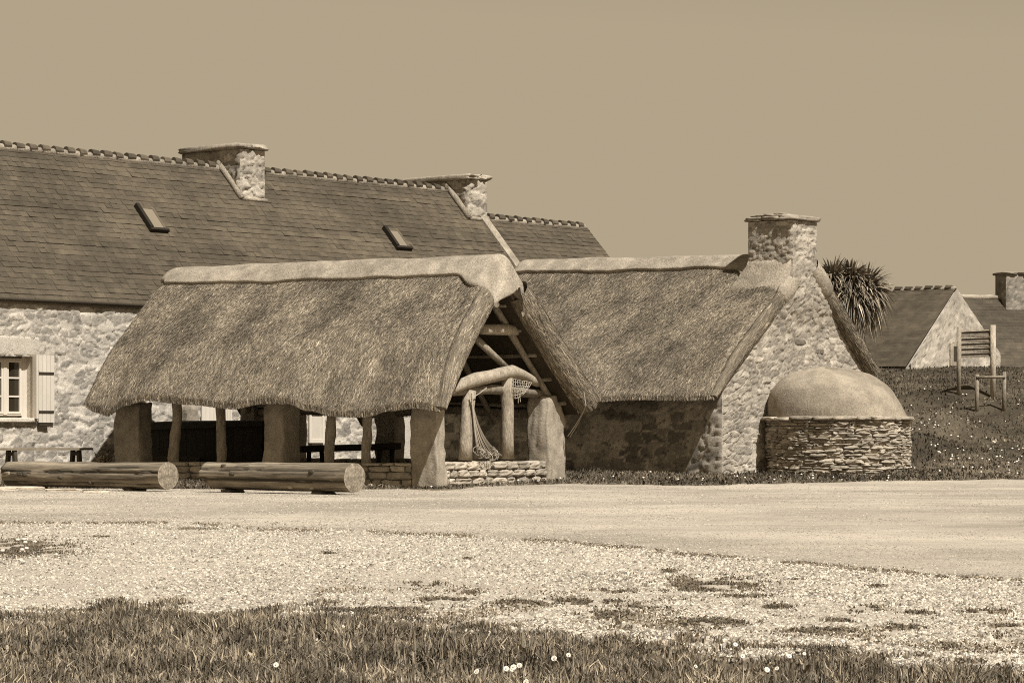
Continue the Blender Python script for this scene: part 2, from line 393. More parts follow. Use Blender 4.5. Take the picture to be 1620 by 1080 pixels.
# timber posts of the front
for px, wob, r in ((277, .10, .13), (349, -.02, .12), (522, .05, .12), (580, .03, .115)):
    m = MB(); x = X(px, .22); z0, z1 = .5, 2.25
    m.tube([(x-wob*math.sin(f*5+.6)*.9-(wob*.6*(f-.5)), .22+.03*math.sin(f*4), z0+(z1-z0)*f) for f in [i/9 for i in range(10)]],
           [r*(1.12-.16*i/9+.05*math.sin(i*1.7+px)) for i in range(10)], 10, .035, 1.0, px)
    m.build('timber_post', 'timber', sh, True)
# gable: dry stone wall, two posts, crooked beam, collar, rafters
m = MB(); g0 = -.12
ya, yb = .36, yf(872)
m.box(-.36, -.08, ya, yb, g0, .5, .3)
stone_run(m, -.42, -.02, ya, yb, g0, .62+.13, 5, 'y', .28, .75, .155)
m.build('dry_stone_wall', 'drystone', sh)
m = MB()
for a, b in ((X(219), X(415)), (X(447), X(650))):
    m.box(a, b, .1, .36, g0, .5, .3); stone_run(m, a, b, .03, .43, g0, .72, int(a*10), 'x', .25, .7, .15)
m.build('dry_stone_wall', 'drystone', sh)
m = MB(); m.box(XL+.5, -.5, 5.85, 6.15, 0, .62, .5); stone_run(m, XL+.5, -.5, 5.8, 6.2, 0, .66, 77, 'x', .3, .7, .17)
m.box(XL+.4, XL+.8, .5, 6, 0, .7, .5); m.build('dry_stone_wall', 'drystone', sh)
def gpt(px, py, x=-.2): y = F.sy(px, x); return (x, y, F.z(py, x, y))
for path, r in (([(736, 728), (737, 700), (738, 665), (741, 640), (743, 618)], .17), ([(803, 726), (803, 690), (803, 650), (802, 620), (801, 598)], .165)):
    m = MB(); m.tube([gpt(*p) for p in path], [r*1.05, r, r*.96, r*.97, r*.9], 12, .04, 1.12, r*100); m.build('timber_post', 'timber', sh, True)
m = MB(); m.tube([gpt(*p) for p in ((718, 618), (732, 607), (752, 601), (775, 595), (795, 590), (810, 588), (826, 593), (842, 602), (850, 606))],
                 [.1, .16, .17, .16, .165, .17, .14, .13, .11], 12, .05, 1.15, 3); m.build('crooked_beam', 'timber', sh, True)
m = MB(); m.tube([gpt(762, 521, -.3), gpt(800, 521, -.3), gpt(838, 523, -.3)], [.13, .14, .12], 10, .03, 1.25, 6); m.build('collar_beam', 'timber', sh, True)
m = MB(); m.tube([gpt(752, 535, -.5), gpt(806, 586, -.4)], [.09, .08], 8, .02, .9); m.build('brace', 'timber', sh, True)
def under(sl, x, y, off=.1):
    q = (y-3.0)/(sl.eave(x)[0]-3.0); return sl.base(x, q)-sl.n*off
for k, x in enumerate((-.1, -2.2, -4.3, -6.4, -8.5, -10)):
    for sl, ye in ((fr, -.1), (bk, 6.2)):
        m = MB(); m.tube([under(sl, x, 3.0+(ye-3.0)*i/6, .11) for i in range(7)], .085, 8, .02, .9, k); m.build('rafter', 'timber', sh, True)
for y in (.9, 1.5, 2.1, 2.6):
    m = MB(); m.tube([under(fr, XL+.6+i*1.03, y, .02) for i in range(10)]+[under(fr, .2, y, .02)], .05, 6, .02, .8, y); m.build('purlin', 'timber', sh, True)
for y in (3.4, 4.0, 4.6, 5.2, 5.8):
    m = MB(); m.tube([under(bk, XL+.6+i*1.03, y, .02) for i in range(10)]+[under(bk, .2, y, .02)], .05, 6, .02, .8, y); m.build('purlin', 'timber', sh, True)
for y, sl in ((.22, fr), (5.95, bk)):
    m = MB(); m.tube([under(sl, XL+.5+i*.52, y, .06) for i in range(20)], .11, 8, .03, .8, y); m.build('wall_plate', 'timber', sh, True)
m = MB(); m.tube([(-.3, .2, 2.3), (-.3, 3, 2.42), (-.3, 6.2, 2.3)], .13, 10, .03, .7); m.build('tie_beam', 'timber', sh, True)
m = MB(); m.tube([(-5, .2, 2.3), (-5, 3, 2.42), (-5, 6.2, 2.3)], .12, 10, .03, .7); m.build('tie_beam', 'timber', sh, True)
# things kept inside / hung on the shelter
y = 3.2; xa, xb = F.sx(238, y), F.sx(414, y); zt = F.z(668, (xa+xb)/2, y)
G = Frame(*F.w(xa, y)[:2], -32.0, gz(*F.w(xa, y)[:2]))
ch = G.empty('wooden_chest', 'large dark wooden chest with overhanging lid inside the thatched shelter', 'chest')
w = xb-xa; zt -= G.oz
m = MB()
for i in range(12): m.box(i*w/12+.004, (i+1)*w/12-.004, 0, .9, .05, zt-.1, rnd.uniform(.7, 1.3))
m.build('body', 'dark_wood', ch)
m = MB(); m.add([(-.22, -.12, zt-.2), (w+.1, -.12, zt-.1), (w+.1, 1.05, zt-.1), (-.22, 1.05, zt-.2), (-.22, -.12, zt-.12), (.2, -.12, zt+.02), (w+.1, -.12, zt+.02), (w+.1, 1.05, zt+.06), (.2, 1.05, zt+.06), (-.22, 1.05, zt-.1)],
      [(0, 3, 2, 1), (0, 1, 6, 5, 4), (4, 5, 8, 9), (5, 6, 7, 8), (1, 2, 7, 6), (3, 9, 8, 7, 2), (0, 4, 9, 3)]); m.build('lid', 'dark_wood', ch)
y = 4.1; xa, xb = F.sx(480, y), F.sx(630, y); zt = F.z(703, (xa+xb)/2, y)
G = Frame(*F.w((xa+xb)/2, y)[:2], -32.0, gz(*F.w((xa+xb)/2, y)[:2])); zt -= G.oz; w = (xb-xa)/2
tb = G.empty('wooden_table', 'low dark wooden table with rounded ends inside the thatched shelter', 'table')
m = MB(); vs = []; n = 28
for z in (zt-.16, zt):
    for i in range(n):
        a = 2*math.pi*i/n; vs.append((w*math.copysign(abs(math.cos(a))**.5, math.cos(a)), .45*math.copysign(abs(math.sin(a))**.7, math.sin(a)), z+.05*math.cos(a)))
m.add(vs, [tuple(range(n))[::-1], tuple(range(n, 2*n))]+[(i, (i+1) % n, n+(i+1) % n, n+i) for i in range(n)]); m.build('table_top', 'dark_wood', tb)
for sx in (-.75, .75):
    for sy in (-.28, .28):
        m = MB(); m.tube([(w*sx*.95, sy*1.2, 0), (w*sx, sy, zt-.1)], [.055, .065], 8); m.build('leg', 'dark_wood', tb)
def net_tubes(m, P, na, nb, r):
    for i in range(na+1): m.tube([P(i/na, j/nb) for j in range(nb+1)], r, 4, 0, 1, 0, False)
    for j in range(nb+1): m.tube([P(i/na, j/nb) for i in range(na+1)], r, 4, 0, 1, 0, False)
A = F.w(*gpt(812, 599, -.03)); Bp = F.w(*gpt(841, 605, -.03))
def hang(u, v):
    p = Vector(A).lerp(Vector(Bp), u); d = .48*v*(1-.62*max(0, u-.2))
    u2 = u*(1-.35*v)+.05*v; q = Vector(A).lerp(Vector(Bp), u2)
    return Vector((q.x+.03*N3(u*4, v*4, 1), q.y-.05-.06*math.sin(v*3), p.z-d+.03*N3(u*5, v*5, 2)))
m = MB(); net_tubes(m, hang, 8, 6, .008); m.tube([hang(.3, 1), hang(.3, 1)+Vector((.0, 0, -.14))], .008, 4); m.tube([hang(.42, 1), hang(.36, 1)+Vector((.03, 0, -.12))], .008, 4)
tag(m.build('fishing_net', 'rope'), 'small square of fishing net hanging below the end of the crooked beam', 'fishing net', 'fishing nets on the shelter')
m = MB(); P0 = Vector(F.w(*gpt(746, 622, .0))); P1 = Vector(F.w(*gpt(793, 720, .0)))
mid = Vector(F.w(*gpt(752, 690, .0)))
def bez(a, b, c, t): return a*(1-t)**2+b*2*t*(1-t)+c*t*t
for k in range(11):
    f = k/10; b = mid+Vector((.02*rnd.uniform(-1, 1)-.02*k*.1, -.06*rnd.random(), -.32*f*f)); e = P1.lerp(Vector(F.w(*gpt(758, 724, .0))), f)
    m.tube([bez(P0+Vector((0, 0, -.05*f)), b, e, t/12)+Vector((.015*N3(t, k, 0), .015*N3(t, k, 4), .02*N3(t, k, 8))) for t in range(13)], rnd.uniform(.009, .018), 5, 0, rnd.uniform(.6, 1.1), 0, False)
for k in range(16):
    c = Vector(F.w(*gpt(rnd.uniform(755, 782), rnd.uniform(711, 725), .0))); rr = rnd.uniform(.05, .13); ph = rnd.random()*6
    m.tube([c+Vector((rr*math.cos(ph+t*.7), -.05+.04*N3(t, k, 1), rr*.8*math.sin(ph+t*.7))) for t in range(8)], .012, 5, 0, rnd.uniform(.5, 1.1), 0, False)
m.tube([Vector(F.w(*gpt(746, 630, .02))), Vector(F.w(*gpt(760, 621, .02))), Vector(F.w(*gpt(770, 613, .02)))], .012, 5)
tag(m.build('fishing_net', 'rope'), 'bunched fishing net draped from the left gable post down to the wall top', 'fishing net', 'fishing nets on the shelter')
m = MB(); A = Vector(F.w(.9, F.sy(927, .9), F.z(642, .9, 6))); B2 = Vector(F.w(.2, F.sy(898, .2), F.z(690, .2, 5.9)))
m.tube([bez(A, (A+B2)/2+Vector((.03, 0, -.05)), B2, t/8) for t in range(9)], .012, 5); m.tube([bez(A, (A+B2)/2+Vector((.08, 0, -.02)), B2+Vector((.06, 0, -.02)), t/8) for t in range(9)], .01, 5)
m.tube([A, A+Vector((-.05, 0, .35))], .012, 5)
tag(m.build('rope', 'rope'), 'frayed pale rope tied from the thatch eave to the far gable stone', 'rope')
# ================================================================== OVEN HOUSE
H = Frame((1142-CX)/FPX*77, 77, -38.5)
oh = H.empty('oven_house', 'thatched stone oven house with tall gable chimney and domed bread oven', 'house')
AP, RB = 4.15, 5.85
zef = lambda x: 2.26+.02*math.sin(x*2)
fr2 = Slope(-10.3, .1, lambda x: (AP, RB+.02*max(0, -x)), lambda x: (-.5, zef(x)), .42, .3, 21, .22, 0, .1, .2)
bk2 = Slope(-10.3, .1, lambda x: (AP, RB+.02*max(0, -x)), lambda x: (7.5, 2.95), .5, .22, 25, .9, 0, .2, .17)
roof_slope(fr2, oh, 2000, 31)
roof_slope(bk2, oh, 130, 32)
def W2(x, side): return .36+.7*sstep(-2.0, -1.2, x)-.5*sstep(-.9, -.1, x)
m = MB(); ridge_cap(m, fr2, bk2, -10.2, .06, W2, .12, 110, .05); m.build('ridge_cap', 'plaster', oh, True)
m = MB(); ROOF2 = lambda y: (RB+(zef(0)-RB)*(AP-y)/(AP+.5) if y < AP else RB+(3.0-RB)*(y-AP)/(7.75-AP))
gtop = lambda y: ROOF2(y)+.05
panel(m, lambda a, b: (.2*sstep(4.1, 5.4, b), a, b), (1, 0, 0), 0, 7.6, -.1, gtop, .035, .34, .16, 4, .036, (.56, 1.05), 1.02, .12, True, .6)
panel(m, lambda a, b: (a, 0, b), (0, -1, 0), -9.9, 0, -.15, 2.45, .055, .55, .28, 5, .05, (.25, .85), .95, 0, True, .6)
core = [(0.03, -.4), (7.57, -.4), (7.57, ROOF2(7.57)), (AP, RB), (.03, ROOF2(.03))]
n = len(core); m.add([(x, y, z) for x in (-9.9, -.03) for y, z in core], [tuple(range(n))[::-1], tuple(range(n, 2*n))]+[(i, (i+1) % n, n+(i+1) % n, n+i) for i in range(n)])
m.build('wall', 'rubble_gable', oh, True)
# a few dark projecting stones of the gable
for px, py, w, h in ((1264, 541, .26, .1), (1297, 556, .18, .08), (1262, 500, .16, .09), (1300, 517, .12, .05)):
    m = MB(); yy = H.sy(px, 0); m.rock((.0, yy, H.z(py, 0, yy)), (.04+.185*sstep(4.2, 5.5, H.z(py, 0, yy)), w/.8, h), 0, px, .3, 5, .5, 3); m.build('dark_gable_stone', 'granite', oh, True)
ca, cb = H.sy(1245, 0), H.sy(1283, 0); cz = H.z(352, 0, 4.2)
chx = MB(); rubble_box(chx, -1.3, .2, ca, cb, 5.45, cz, res=.04, sa=.34, sb=.1, sd=9, relief=.04, stone=(.55, 1.08), mort=.9, dj=.65)
cho = chx.build('chimney', 'rubble_gable', oh, True)
m = MB(); slabs(m, -1.3, .2, ca, cb, cz, .13, 40, .1, 3); slabs(m, -1.15, .0, ca+.1, cb-.1, cz+.12, .07, 45, .1, 2); m.rock((-.7, (ca+cb)/2, cz+.2), (.35, .3, .06), 0, 5, .2); m.build('chimney_cap', 'granite', cho, True)
m = MB(); sk = .2                                           # plaster shoulders where stack meets ridge
for sl, q1 in ((fr2, .26), (bk2, .25)):
    k_ = MB(); qq = [(0, .06), (.04, .07), (.09, .075), (.14, .08), (.19, .08), (.225, .07), (.245, .04), (.255, .0), (.256, -.08)]
    k_.grid(lambda i, j: sl.rollp(qq[i][0]*q1/.256, 2*math.pi*j/20, qq[i][1]+.02*N3(i*.7, j*.6, q1*9)), len(qq), 21, lambda i, j: 1+.1*N3(i, j*.4, 2), sl is fr2)
    k_.build('plaster_shoulder', 'plaster', oh, True)
ring = lambda e, z, fx: [(-1.3-e, ca-e, z), (fx, ca-e, z), (fx, cb+e, z), (-1.3-e, cb+e, z)]
zz = [(.3, 4.75, -.06), (.5, 5.1, .0), (.42, 5.35, .08), (.27, 5.6, .12), (.15, 5.85, .14), (.05, 6.05, .14), (.01, 6.2, .12), (-.06, 6.22, .1)]
def shoulder(i, j):
    e, z, fx = zz[i]; n4 = ring(e, z, fx); a = j/24*4; k = int(a) % 4; f = a-int(a); p = Vector(n4[k]).lerp(Vector(n4[(k+1) % 4]), f)
    return p+Vector((.04*N3(p.x*2, p.y*2, p.z*2), .04*N3(p.x*2+5, p.y*2, p.z*2), 0))
m.grid(shoulder, len(zz), 25, 1.02); m.build('plaster_flare', 'plaster', oh, True)
# oven: round dry stone base, slab cornice, clay dome
oc = (1.55, 3.45); ORAD = 1.98
g = H.g(*oc); m = MB(); n = 40
OX, OY = oc
kx = (1325-CX)/FPX; # centre the oven on its pixel, 1.55 m out from the gable
OY = H.sy(1325, 1.55)
m.tube([(OX, OY, g-.3), (OX, OY, 1.72)], ORAD-.07, 48, 0, .9)
r = random.Random(4); z = g-.15; zc = H.z(664, OX, OY)-.02
while z < zc-.03:
    h = r.uniform(.05, .11); h = min(h, zc-z); a = r.random()*6
    a0 = a
    while a < a0+2*math.pi-.02:
        w = r.uniform(.12, .55); w = min(w, (a0+2*math.pi-a)*ORAD); c = a+w/2/ORAD; hk = h*r.choice((.8, 1, 1, 1.25, 1.5))
        rr = ORAD-.14+r.uniform(-.045, .045)
        m.rock((OX+rr*math.cos(c), OY+rr*math.sin(c), z+h/2+.05*N3(c*1.6, z*1.5, 2)), (.16, w/2+.002, hk/2), c+r.uniform(-.06, .06), r.random()*99, .3, 4, r.uniform(.75, 1.2), 4)
        a += w/ORAD
    z += h
ob = m.build('oven_base', 'drystone', oh)
m = MB(); a = 0
while a < 2*math.pi-.05:
    w = r.uniform(.35, .75); w = min(w, (2*math.pi-a)*ORAD); c = a+w/2/ORAD
    m.rock((OX+(ORAD-.12)*math.cos(c), OY+(ORAD-.12)*math.sin(c), zc+.05+r.uniform(-.015, .015)), (.24+r.uniform(-.04, .04), w/2+.01, .055), c, r.random()*99, .14, 5, r.uniform(.8, 1.25), 6)
    a += w/ORAD
m.build('cornice', 'granite', ob, True)
m = MB(); dh = H.z(583, OX, OY)-zc-.02; nr, na = 22, 64
def dome(i, j):
    t = i/(nr-1)*math.pi/2; a = 2*math.pi*j/(na-1); rr = (ORAD-.03)*math.cos(t)**.92; z = zc+.04+dh*math.sin(t)**.95
    x, y = OX+rr*math.cos(a)-.36*math.sin(t), OY+rr*math.sin(a)-.12*math.sin(t)
    ca_, sa_ = math.cos(a), math.sin(a); d = .085*N3(ca_*1.5+3, sa_*1.5, t*2)+.022*N3(ca_*5+3, sa_*5, t*6)
    return Vector((x+ca_*d, y+sa_*d, z+d))
m.grid(dome, nr, na, lambda i, j: 1+.1*N3(i*.3, j*.2, 2)); m.build('oven_dome', 'clay', oh, True)
# ================================================================== LONG SLATE HOUSE (behind the shelter)
K = Frame(-13.5, 75, 48.65, .17)
hs = K.empty('stone_house', 'long rubble-stone house with slate roof, two stone chimneys and roof windows', 'house')
HW, EZ = 4.0, 4.86
RZ3 = K.z(232, K.sx(5, HW), HW)
xe = K.sx(735, HW)+.1                                   # right-hand gable
m = MB(); slates(m, -7, xe-.3, HW, RZ3, -.12, EZ-.13, .205, .27, 3); m.add([(-7, HW, RZ3), (xe-.3, HW, RZ3), (xe-.3, 2*HW+.2, EZ-.2), (-7, 2*HW+.2, EZ-.2)], [(0, 1, 2, 3)])
m.build('roof', 'slate', hs)
ridge_tiles(hs, -7, xe-.9, HW, RZ3+.03)
wx1 = K.sx(51, 0); wx0 = wx1-1.75; wz1, wz0 = K.z(564, wx1, 0), K.z(662, wx1, 0)
m = MB(); kw = dict(res=.04, sa=.4, sb=.22, sd=12, relief=.036, stone=(.5, 1.0), mort=1.16, cover=.1, dj=.4)
PW = lambda a, b: (a, 0, b)
for a0, a1, b0, b1 in ((-7, wx0, -.3, EZ-.05), (wx0, wx1, -.3, wz0), (wx0, wx1, wz1, EZ-.05), (wx1, 14.5, -.3, EZ-.05)):
    panel(m, PW, (0, -1, 0), a0, a1, b0, b1, fade=False, **kw)
m.add([(14.5, 0, -.3), (xe, 0, -.3), (xe, 0, EZ-.05), (14.5, 0, EZ-.05)], [(0, 1, 2, 3)])
for q in (((wx1, 0), (wx1, .34)), ((wx0, .34), (wx0, 0))):
    (a, b), (c, d) = q; m.add([(a, b-.03, wz0), (c, d, wz0), (c, d, wz1), (a, b-.03, wz1)], [(0, 1, 2, 3)], 1.0)
m.add([(wx0, 0, wz1), (wx1, 0, wz1), (wx1, .34, wz1), (wx0, .34, wz1)], [(0, 1, 2, 3)]); m.add([(wx0, -.02, wz0), (wx0, .34, wz0), (wx1, .34, wz0), (wx1, -.02, wz0)], [(0, 1, 2, 3)], .9)
c = [(.36, -.4), (2*HW, -.4), (2*HW, EZ-.3), (HW, RZ3-.25), (.36, EZ-.05)]; n = len(c)
m.add([(x, y, z) for x in (-7, xe-.02) for y, z in c], [tuple(range(n))[::-1], tuple(range(n, 2*n))]+[(i, (i+1) % n, n+(i+1) % n, n+i) for i in range(n)])
m.build('wall', 'rubble_pale', hs, True)
m = MB(); m.rock(((wx0+wx1)/2+.05, .05, wz1+.27), (1.12, .085, .26), 0, 3, .05, 8, .98, 10); m.build('lintel', 'rubble_pale', hs, True)
# gutter and fascia
m = MB(); m.box(-7, 14.5, -.07, -.012, EZ-.26, EZ-.12, 1.3); m.build('fascia', 'metal_grey', hs)
m = MB(); m.tube([(-7+i, -.13, EZ-.16) for i in range(22)], .045, 10); m.build('gutter', 'iron', hs, True)
# window
wn = MB(); y = .22
def bars(m, x0, x1, z0, z1, y, t, w): m.box(x0, x1, y, y+t, z0, z0+w); m.box(x0, x1, y, y+t, z1-w, z1); m.box(x0, x0+w, y+.002, y+t-.002, z0+w, z1-w); m.box(x1-w, x1, y+.002, y+t-.002, z0+w, z1-w)
fx0, fx1, fz0, fz1 = wx0+.02, K.sx(34, y), wz0+.1, wz1-.08
fo = MB(); bars(fo, fx0, fx1+.02, fz0-.02, fz1+.03, y, .08, .05); m = fo
mid = K.sx(7.5, y)
fo.box(mid-.06, mid+.06, y-.03, y+.06, fz0, fz1)
hinge_side = []
for a, b in ((mid+.06, fx1-.02), (2*mid-fx1+.02, mid-.06)):
    bars(fo, a, b, fz0+.03, fz1-.02, y-.02, .05, .06)
    for f in (1/3, 2/3): zz = fz0+(fz1-fz0)*f; fo.box(a+.06, b-.06, y-.012, y+.012, zz-.022, zz+.022)
fo.box(fx1+.02, wx1, y+.01, y+.06, fz0-.1, fz1+.08, .95)
win = fo.build('window', 'pale_paint', hs)
m = MB(); m.box(fx0, fx1, y+.02, y+.03, fz0, fz1); m.build('pane', 'window_glass', win)
m = MB(); m.rock(((wx0+wx1)/2, -.02, wz0-.04), ((wx1-wx0)/2+.1, .12, .06), 0, 8, .05, 6, 1.15, 10); m.build('sill', 'rubble_pale', hs, True)
sa, sb_ = K.sx(60, -.06), K.sx(85, -.06)
m = MB(); z0, z1 = K.z(668, wx1, 0), K.z(561, wx1, 0)
nb = 4
for i in range(nb): m.box(sa+(sb_-sa)*i/nb+.004, sa+(sb_-sa)*(i+1)/nb-.004, -.095, -.055, z0, z1, 1+.05*rnd.uniform(-1, 1))
m.box(sa-.18, sa-.14, -.22, -.055, z0+.1, z1, .95); m.box(sa-.13, sa-.09, -.2, -.055, z0+.1, z1, .9)
shu = m.build('shutter', 'pale_paint', hs)
for py in (590, 651):
    m = MB(); zz = K.z(py, sa, 0); m.box(sa-.1, sb_-.03, -.115, -.097, zz-.03, zz+.03); m.tube([(sa-.03, -.11, zz-.07), (sa-.03, -.11, zz+.07)], .025, 8); m.build('hinge', 'iron', shu)
m = MB(); m.box(sa-.02, sb_-.2, -.15, -.05, z0-.08, z0-.02); m.build('shutter_stop', 'iron', hs)
# doors / pale shutters glimpsed through the shelter
for a, b, t, nm in ((318, 343, 3.1, 'door'), (222, 234, 2.6, 'shutter'), (356, 366, 3.0, 'shutter')):
    xa, xb = K.sx(a, -.05), K.sx(b, -.05); m = MB()
    for i in range(4): m.box(xa+(xb-xa)*i/4+.004, xa+(xb-xa)*(i+1)/4-.004, -.09, -.05, .05 if nm == 'door' else .4, t)
    m.build(nm, 'pale_paint', hs)
xa, xb = K.sx(488, -.05), K.sx(512, -.05)
m = MB(); bars(m, xa, xb, .9, 2.6, -.1, .06, .1); m.box(xa, xb, -.07, -.05, .9, 2.6, .9); m.box(xa, xb, -.12, -.07, 1.75, 1.87, .5); m.build('shutter', 'pale_paint', hs)
# roof windows
def roofpt(px, py):
    best = None
    for i in range(400):
        y = HW*i/400; x = K.sx(px, y); zz = EZ+(RZ3-EZ)*y/HW
        d = abs(K.z(py, x, y)-zz)
        if best is None or d < best[0]: best = (d, x, y, zz)
    return Vector(best[1:])
sd = Vector((0, -HW, EZ-RZ3)).normalized(); sn = Vector((0, -(RZ3-EZ), HW)).normalized(); sxv = Vector((1, 0, 0))
for px, py, w, L in ((213, 327, .62, .95), (605, 362, .62, .85)):
    o = roofpt(px, py)
    m = MB()
    def sb(a0, a1, b0, b1, h0, h1, t=1.0):
        m.add([o+sxv*a+sd*b+sn*h for h in (h0, h1) for b in (b0, b1) for a in (a0, a1)], [(0, 2, 3, 1), (4, 5, 7, 6), (0, 1, 5, 4), (2, 6, 7, 3), (0, 4, 6, 2), (1, 3, 7, 5)], t)
    sb(-.05, .07, 0, L, 0, .16, .5); sb(w-.045, w+.03, 0, L, 0, .06, 2.6); sb(.07, w-.045, 0, .1, 0, .06, 2.2); sb(-.05, w+.03, L, L+.09, 0, .13, .5)  # frame shadow put into the tint: left and bottom rails dark, others pale
    f = m.build('skylight', 'iron', hs)
    m = MB(); sb(.072, w-.047, .102, L-.002, .03, .05); m.build('pane', 'skylight_glass', f)
# chimneys
def house_chimney(pl, pr, pf, ptop_l, over, seed):
    x0 = K.sx(pl, HW-.8); x1 = K.sx(pr, HW-.8); yb = HW+over; yfr = HW-.85
    zt = ptop_l; mm = MB()
    rubble_box(mm, x0, x1, yfr, yb, RZ3-1.35, zt, res=.045, sa=.55, sb=.26, sd=seed, relief=.06, stone=(.5, 1.08), mort=.95, dj=.6)
    o = mm.build('chimney', 'rubble_gable', hs, True)
    m = MB(); slabs(m, x0, x1, yfr, yb, zt, .2, seed, .12, 2); m.build('chimney_cap', 'granite', o, True)
    m = MB(); m.tube([(x0-.06, HW+.05, RZ3+.16), (x0-.05, HW-.45, RZ3-.38), (x0-.04, yfr-.12, RZ3-.98)], .1, 8, .04, .9); m.tube([(x0-.02, yfr-.08, RZ3-.98), (x1, yfr-.08, RZ3-1.0)], .075, 8, .03)
    m.build('mortar_fillet', 'plaster', o, True); return x0, x1
cza = K.z(236, K.sx(378, HW-.8), HW-.8)
house_chimney(378, 417, 0, cza, 1.75, 51)
czb = K.z(284, K.sx(738, HW-.8), HW-.8)
c2 = house_chimney(738, 769, 0, czb, 2.25, 57)
m = MB(); ym = HW-.9                                        # gable coping
def cp(i, j):
    y = ym+(-.3-ym)*i/12; z = EZ+(RZ3-EZ)*y/HW; xo = (xe-.34, xe-.34, xe, xe)[j]; zz = (-.1, .14, .14, -.6)[j]
    return Vector((xo, y, z+zz+.02*N3(y*3, j, 0)))
m.grid(cp, 13, 4, lambda i, j: 1+.15*N3(i*.9, 0, 1)); m.build('coping', 'plaster', hs)
# ------------------------------------------------------------------ lower slate cottage continuing the row
xa2 = xe+.02; xb2 = K.sx(925, HW)
C2 = Frame(*K.w(xa2, 0)[:2], 48.65, K.g(xa2, 0)+K.oz)
L2 = xb2-xa2; rz2 = C2.z(345, 0, HW); rzb = C2.z(357, L2, HW); rz2 = (rz2+rzb)/2; ez2 = rz2-(RZ3-EZ)+.15
ct = C2.empty('row_cottage', 'lower slate-roofed cottage joined to the end of the long stone house', 'house')
m = MB(); slates(m, 0, L2+.1, HW, rz2, -.22, ez2-.2, .205, .27, 5); m.add([(0, HW, rz2), (L2+.1, HW, rz2), (L2+.1, 2*HW+.2, ez2-.2), (0, 2*HW+.2, ez2-.2)], [(0, 1, 2, 3)]); m.build('roof', 'slate', ct)
ridge_tiles(ct, 0, L2, HW, rz2+.03)
m = MB(); panel(m, PW, (0, -1, 0), 0, L2, -.3, ez2-.05, fade=False, **dict(kw, res=.12))
c = [(.1, -.4), (2*HW, -.4), (2*HW, ez2-.3), (HW, rz2-.2), (.1, ez2-.1)]
m.add([(x, y, z) for x in (0.01, L2) for y, z in c], [tuple(range(n))[::-1], tuple(range(n, 2*n))]+[(i, (i+1) % n, n+(i+1) % n, n+i) for i in range(n)]); m.build('wall', 'rubble_pale', ct, True)
# ================================================================== FAR HOUSES ON THE RISE
Yc = 119; D = Frame((1440-CX)/FPX*Yc, Yc, -38.5, gz((1440-CX)/FPX*Yc, Yc)-.1)
fc = D.empty('gabled_cottage', 'far small stone cottage with pale gable and dark slate roof', 'house')
yr, yd = D.sy(1513, 0), D.sy(1582, 0); rzc = D.z(457, 0, yr); e0, e1 = D.z(575, 0, 0), D.z(560, 0, yd)
m = MB(); gt = lambda y: rzc+(e0-rzc)*(yr-y)/yr if y < yr else rzc+(e1-rzc)*(y-yr)/(yd-yr)
panel(m, lambda a, b: (0, a, b), (1, 0, 0), 0, yd, -.6, lambda y: gt(y)+.03, .1, .45, .25, 14, .04, (.75, 1.0), 1.1, .3, False)
c = [(0.02, -.8), (yd-.02, -.8), (yd-.02, e1-.15), (yr, rzc-.12), (.02, e0-.15)]; n = 5
m.add([(x, y, z) for x in (-7.5, -.04) for y, z in c], [tuple(range(n))[::-1], tuple(range(n, 2*n))]+[(i, (i+1) % n, n+(i+1) % n, n+i) for i in range(n)], .8); m.build('wall', 'rubble_gable', fc, True)
m = MB(); slates(m, -7.7, -.02, yr, rzc+.04, -.3, e0-.1, .2, .32, 8, .3); slates(m, -7.7, -.02, yr, rzc+.04, yd+.1, e1-.06, .25, .32, 9); m.build('roof', 'slate', fc)
ridge_tiles(fc, -7.6, -.05, yr, rzc+.06, .5, .11)
wy = D.sy(1509, 0); wz = D.z(560, 0, wy); m = MB(); m.box(-.05, .07, wy-.16, wy+.16, wz-.33, wz+.33); w_ = m.build('window', 'window_glass', fc)
m = MB()
for a, b, c_, d in ((-.42, -.16, -.5, .45), (.16, .38, -.5, .45), (-.16, .16, .33, .52), (-.16, .16, -.5, -.33)): m.box(.0, .085, wy+a, wy+b, wz+c_, wz+d, 1.1)
m.build('window_surround', 'plaster', w_)
Yd = 127; E = Frame((1500-CX)/FPX*Yd, Yd, 14, gz((1500-CX)/FPX*Yd, Yd)-.2)
fd = E.empty('slate_cottage', 'far dark-roofed cottage with a stone chimney at the right edge of the photo', 'house')
rzd = E.z(470, 2, 3.4); ezd = E.z(594, 2, -.5)
m = MB(); slates(m, -.4, 9.4, 3.4, rzd, -.45, ezd, .22, .34, 21, .5); slates(m, -.4, 9.4, 3.4, rzd, 7.3, ezd, .3, .5, 22, .5); m.t = [t*.85 for t in m.t]; m.build('roof', 'slate', fd)
m = MB(); m.tube([(-.4+i*.49, 3.4, rzd+.01+.03*N3(i*.8, 1, 1)) for i in range(21)], .12, 8, .04); m.build('ridge_mortar', 'plaster', fd, True)
m = MB(); panel(m, PW, (0, -1, 0), 0, 9, -1.2, ezd+.3, .1, .45, .25, 15, .03, (.8, 1.0), 1.1, .3, False)
c = [(0.02, -1.2), (6.8, -1.2), (6.8, ezd), (3.4, rzd-.05), (.02, ezd)]
m.add([(x, y, z) for x in (0, 9) for y, z in c], [tuple(range(n))[::-1], tuple(range(n, 2*n))]+[(i, (i+1) % n, n+(i+1) % n, n+i) for i in range(n)]); m.build('wall', 'rubble_gable', fd, True)
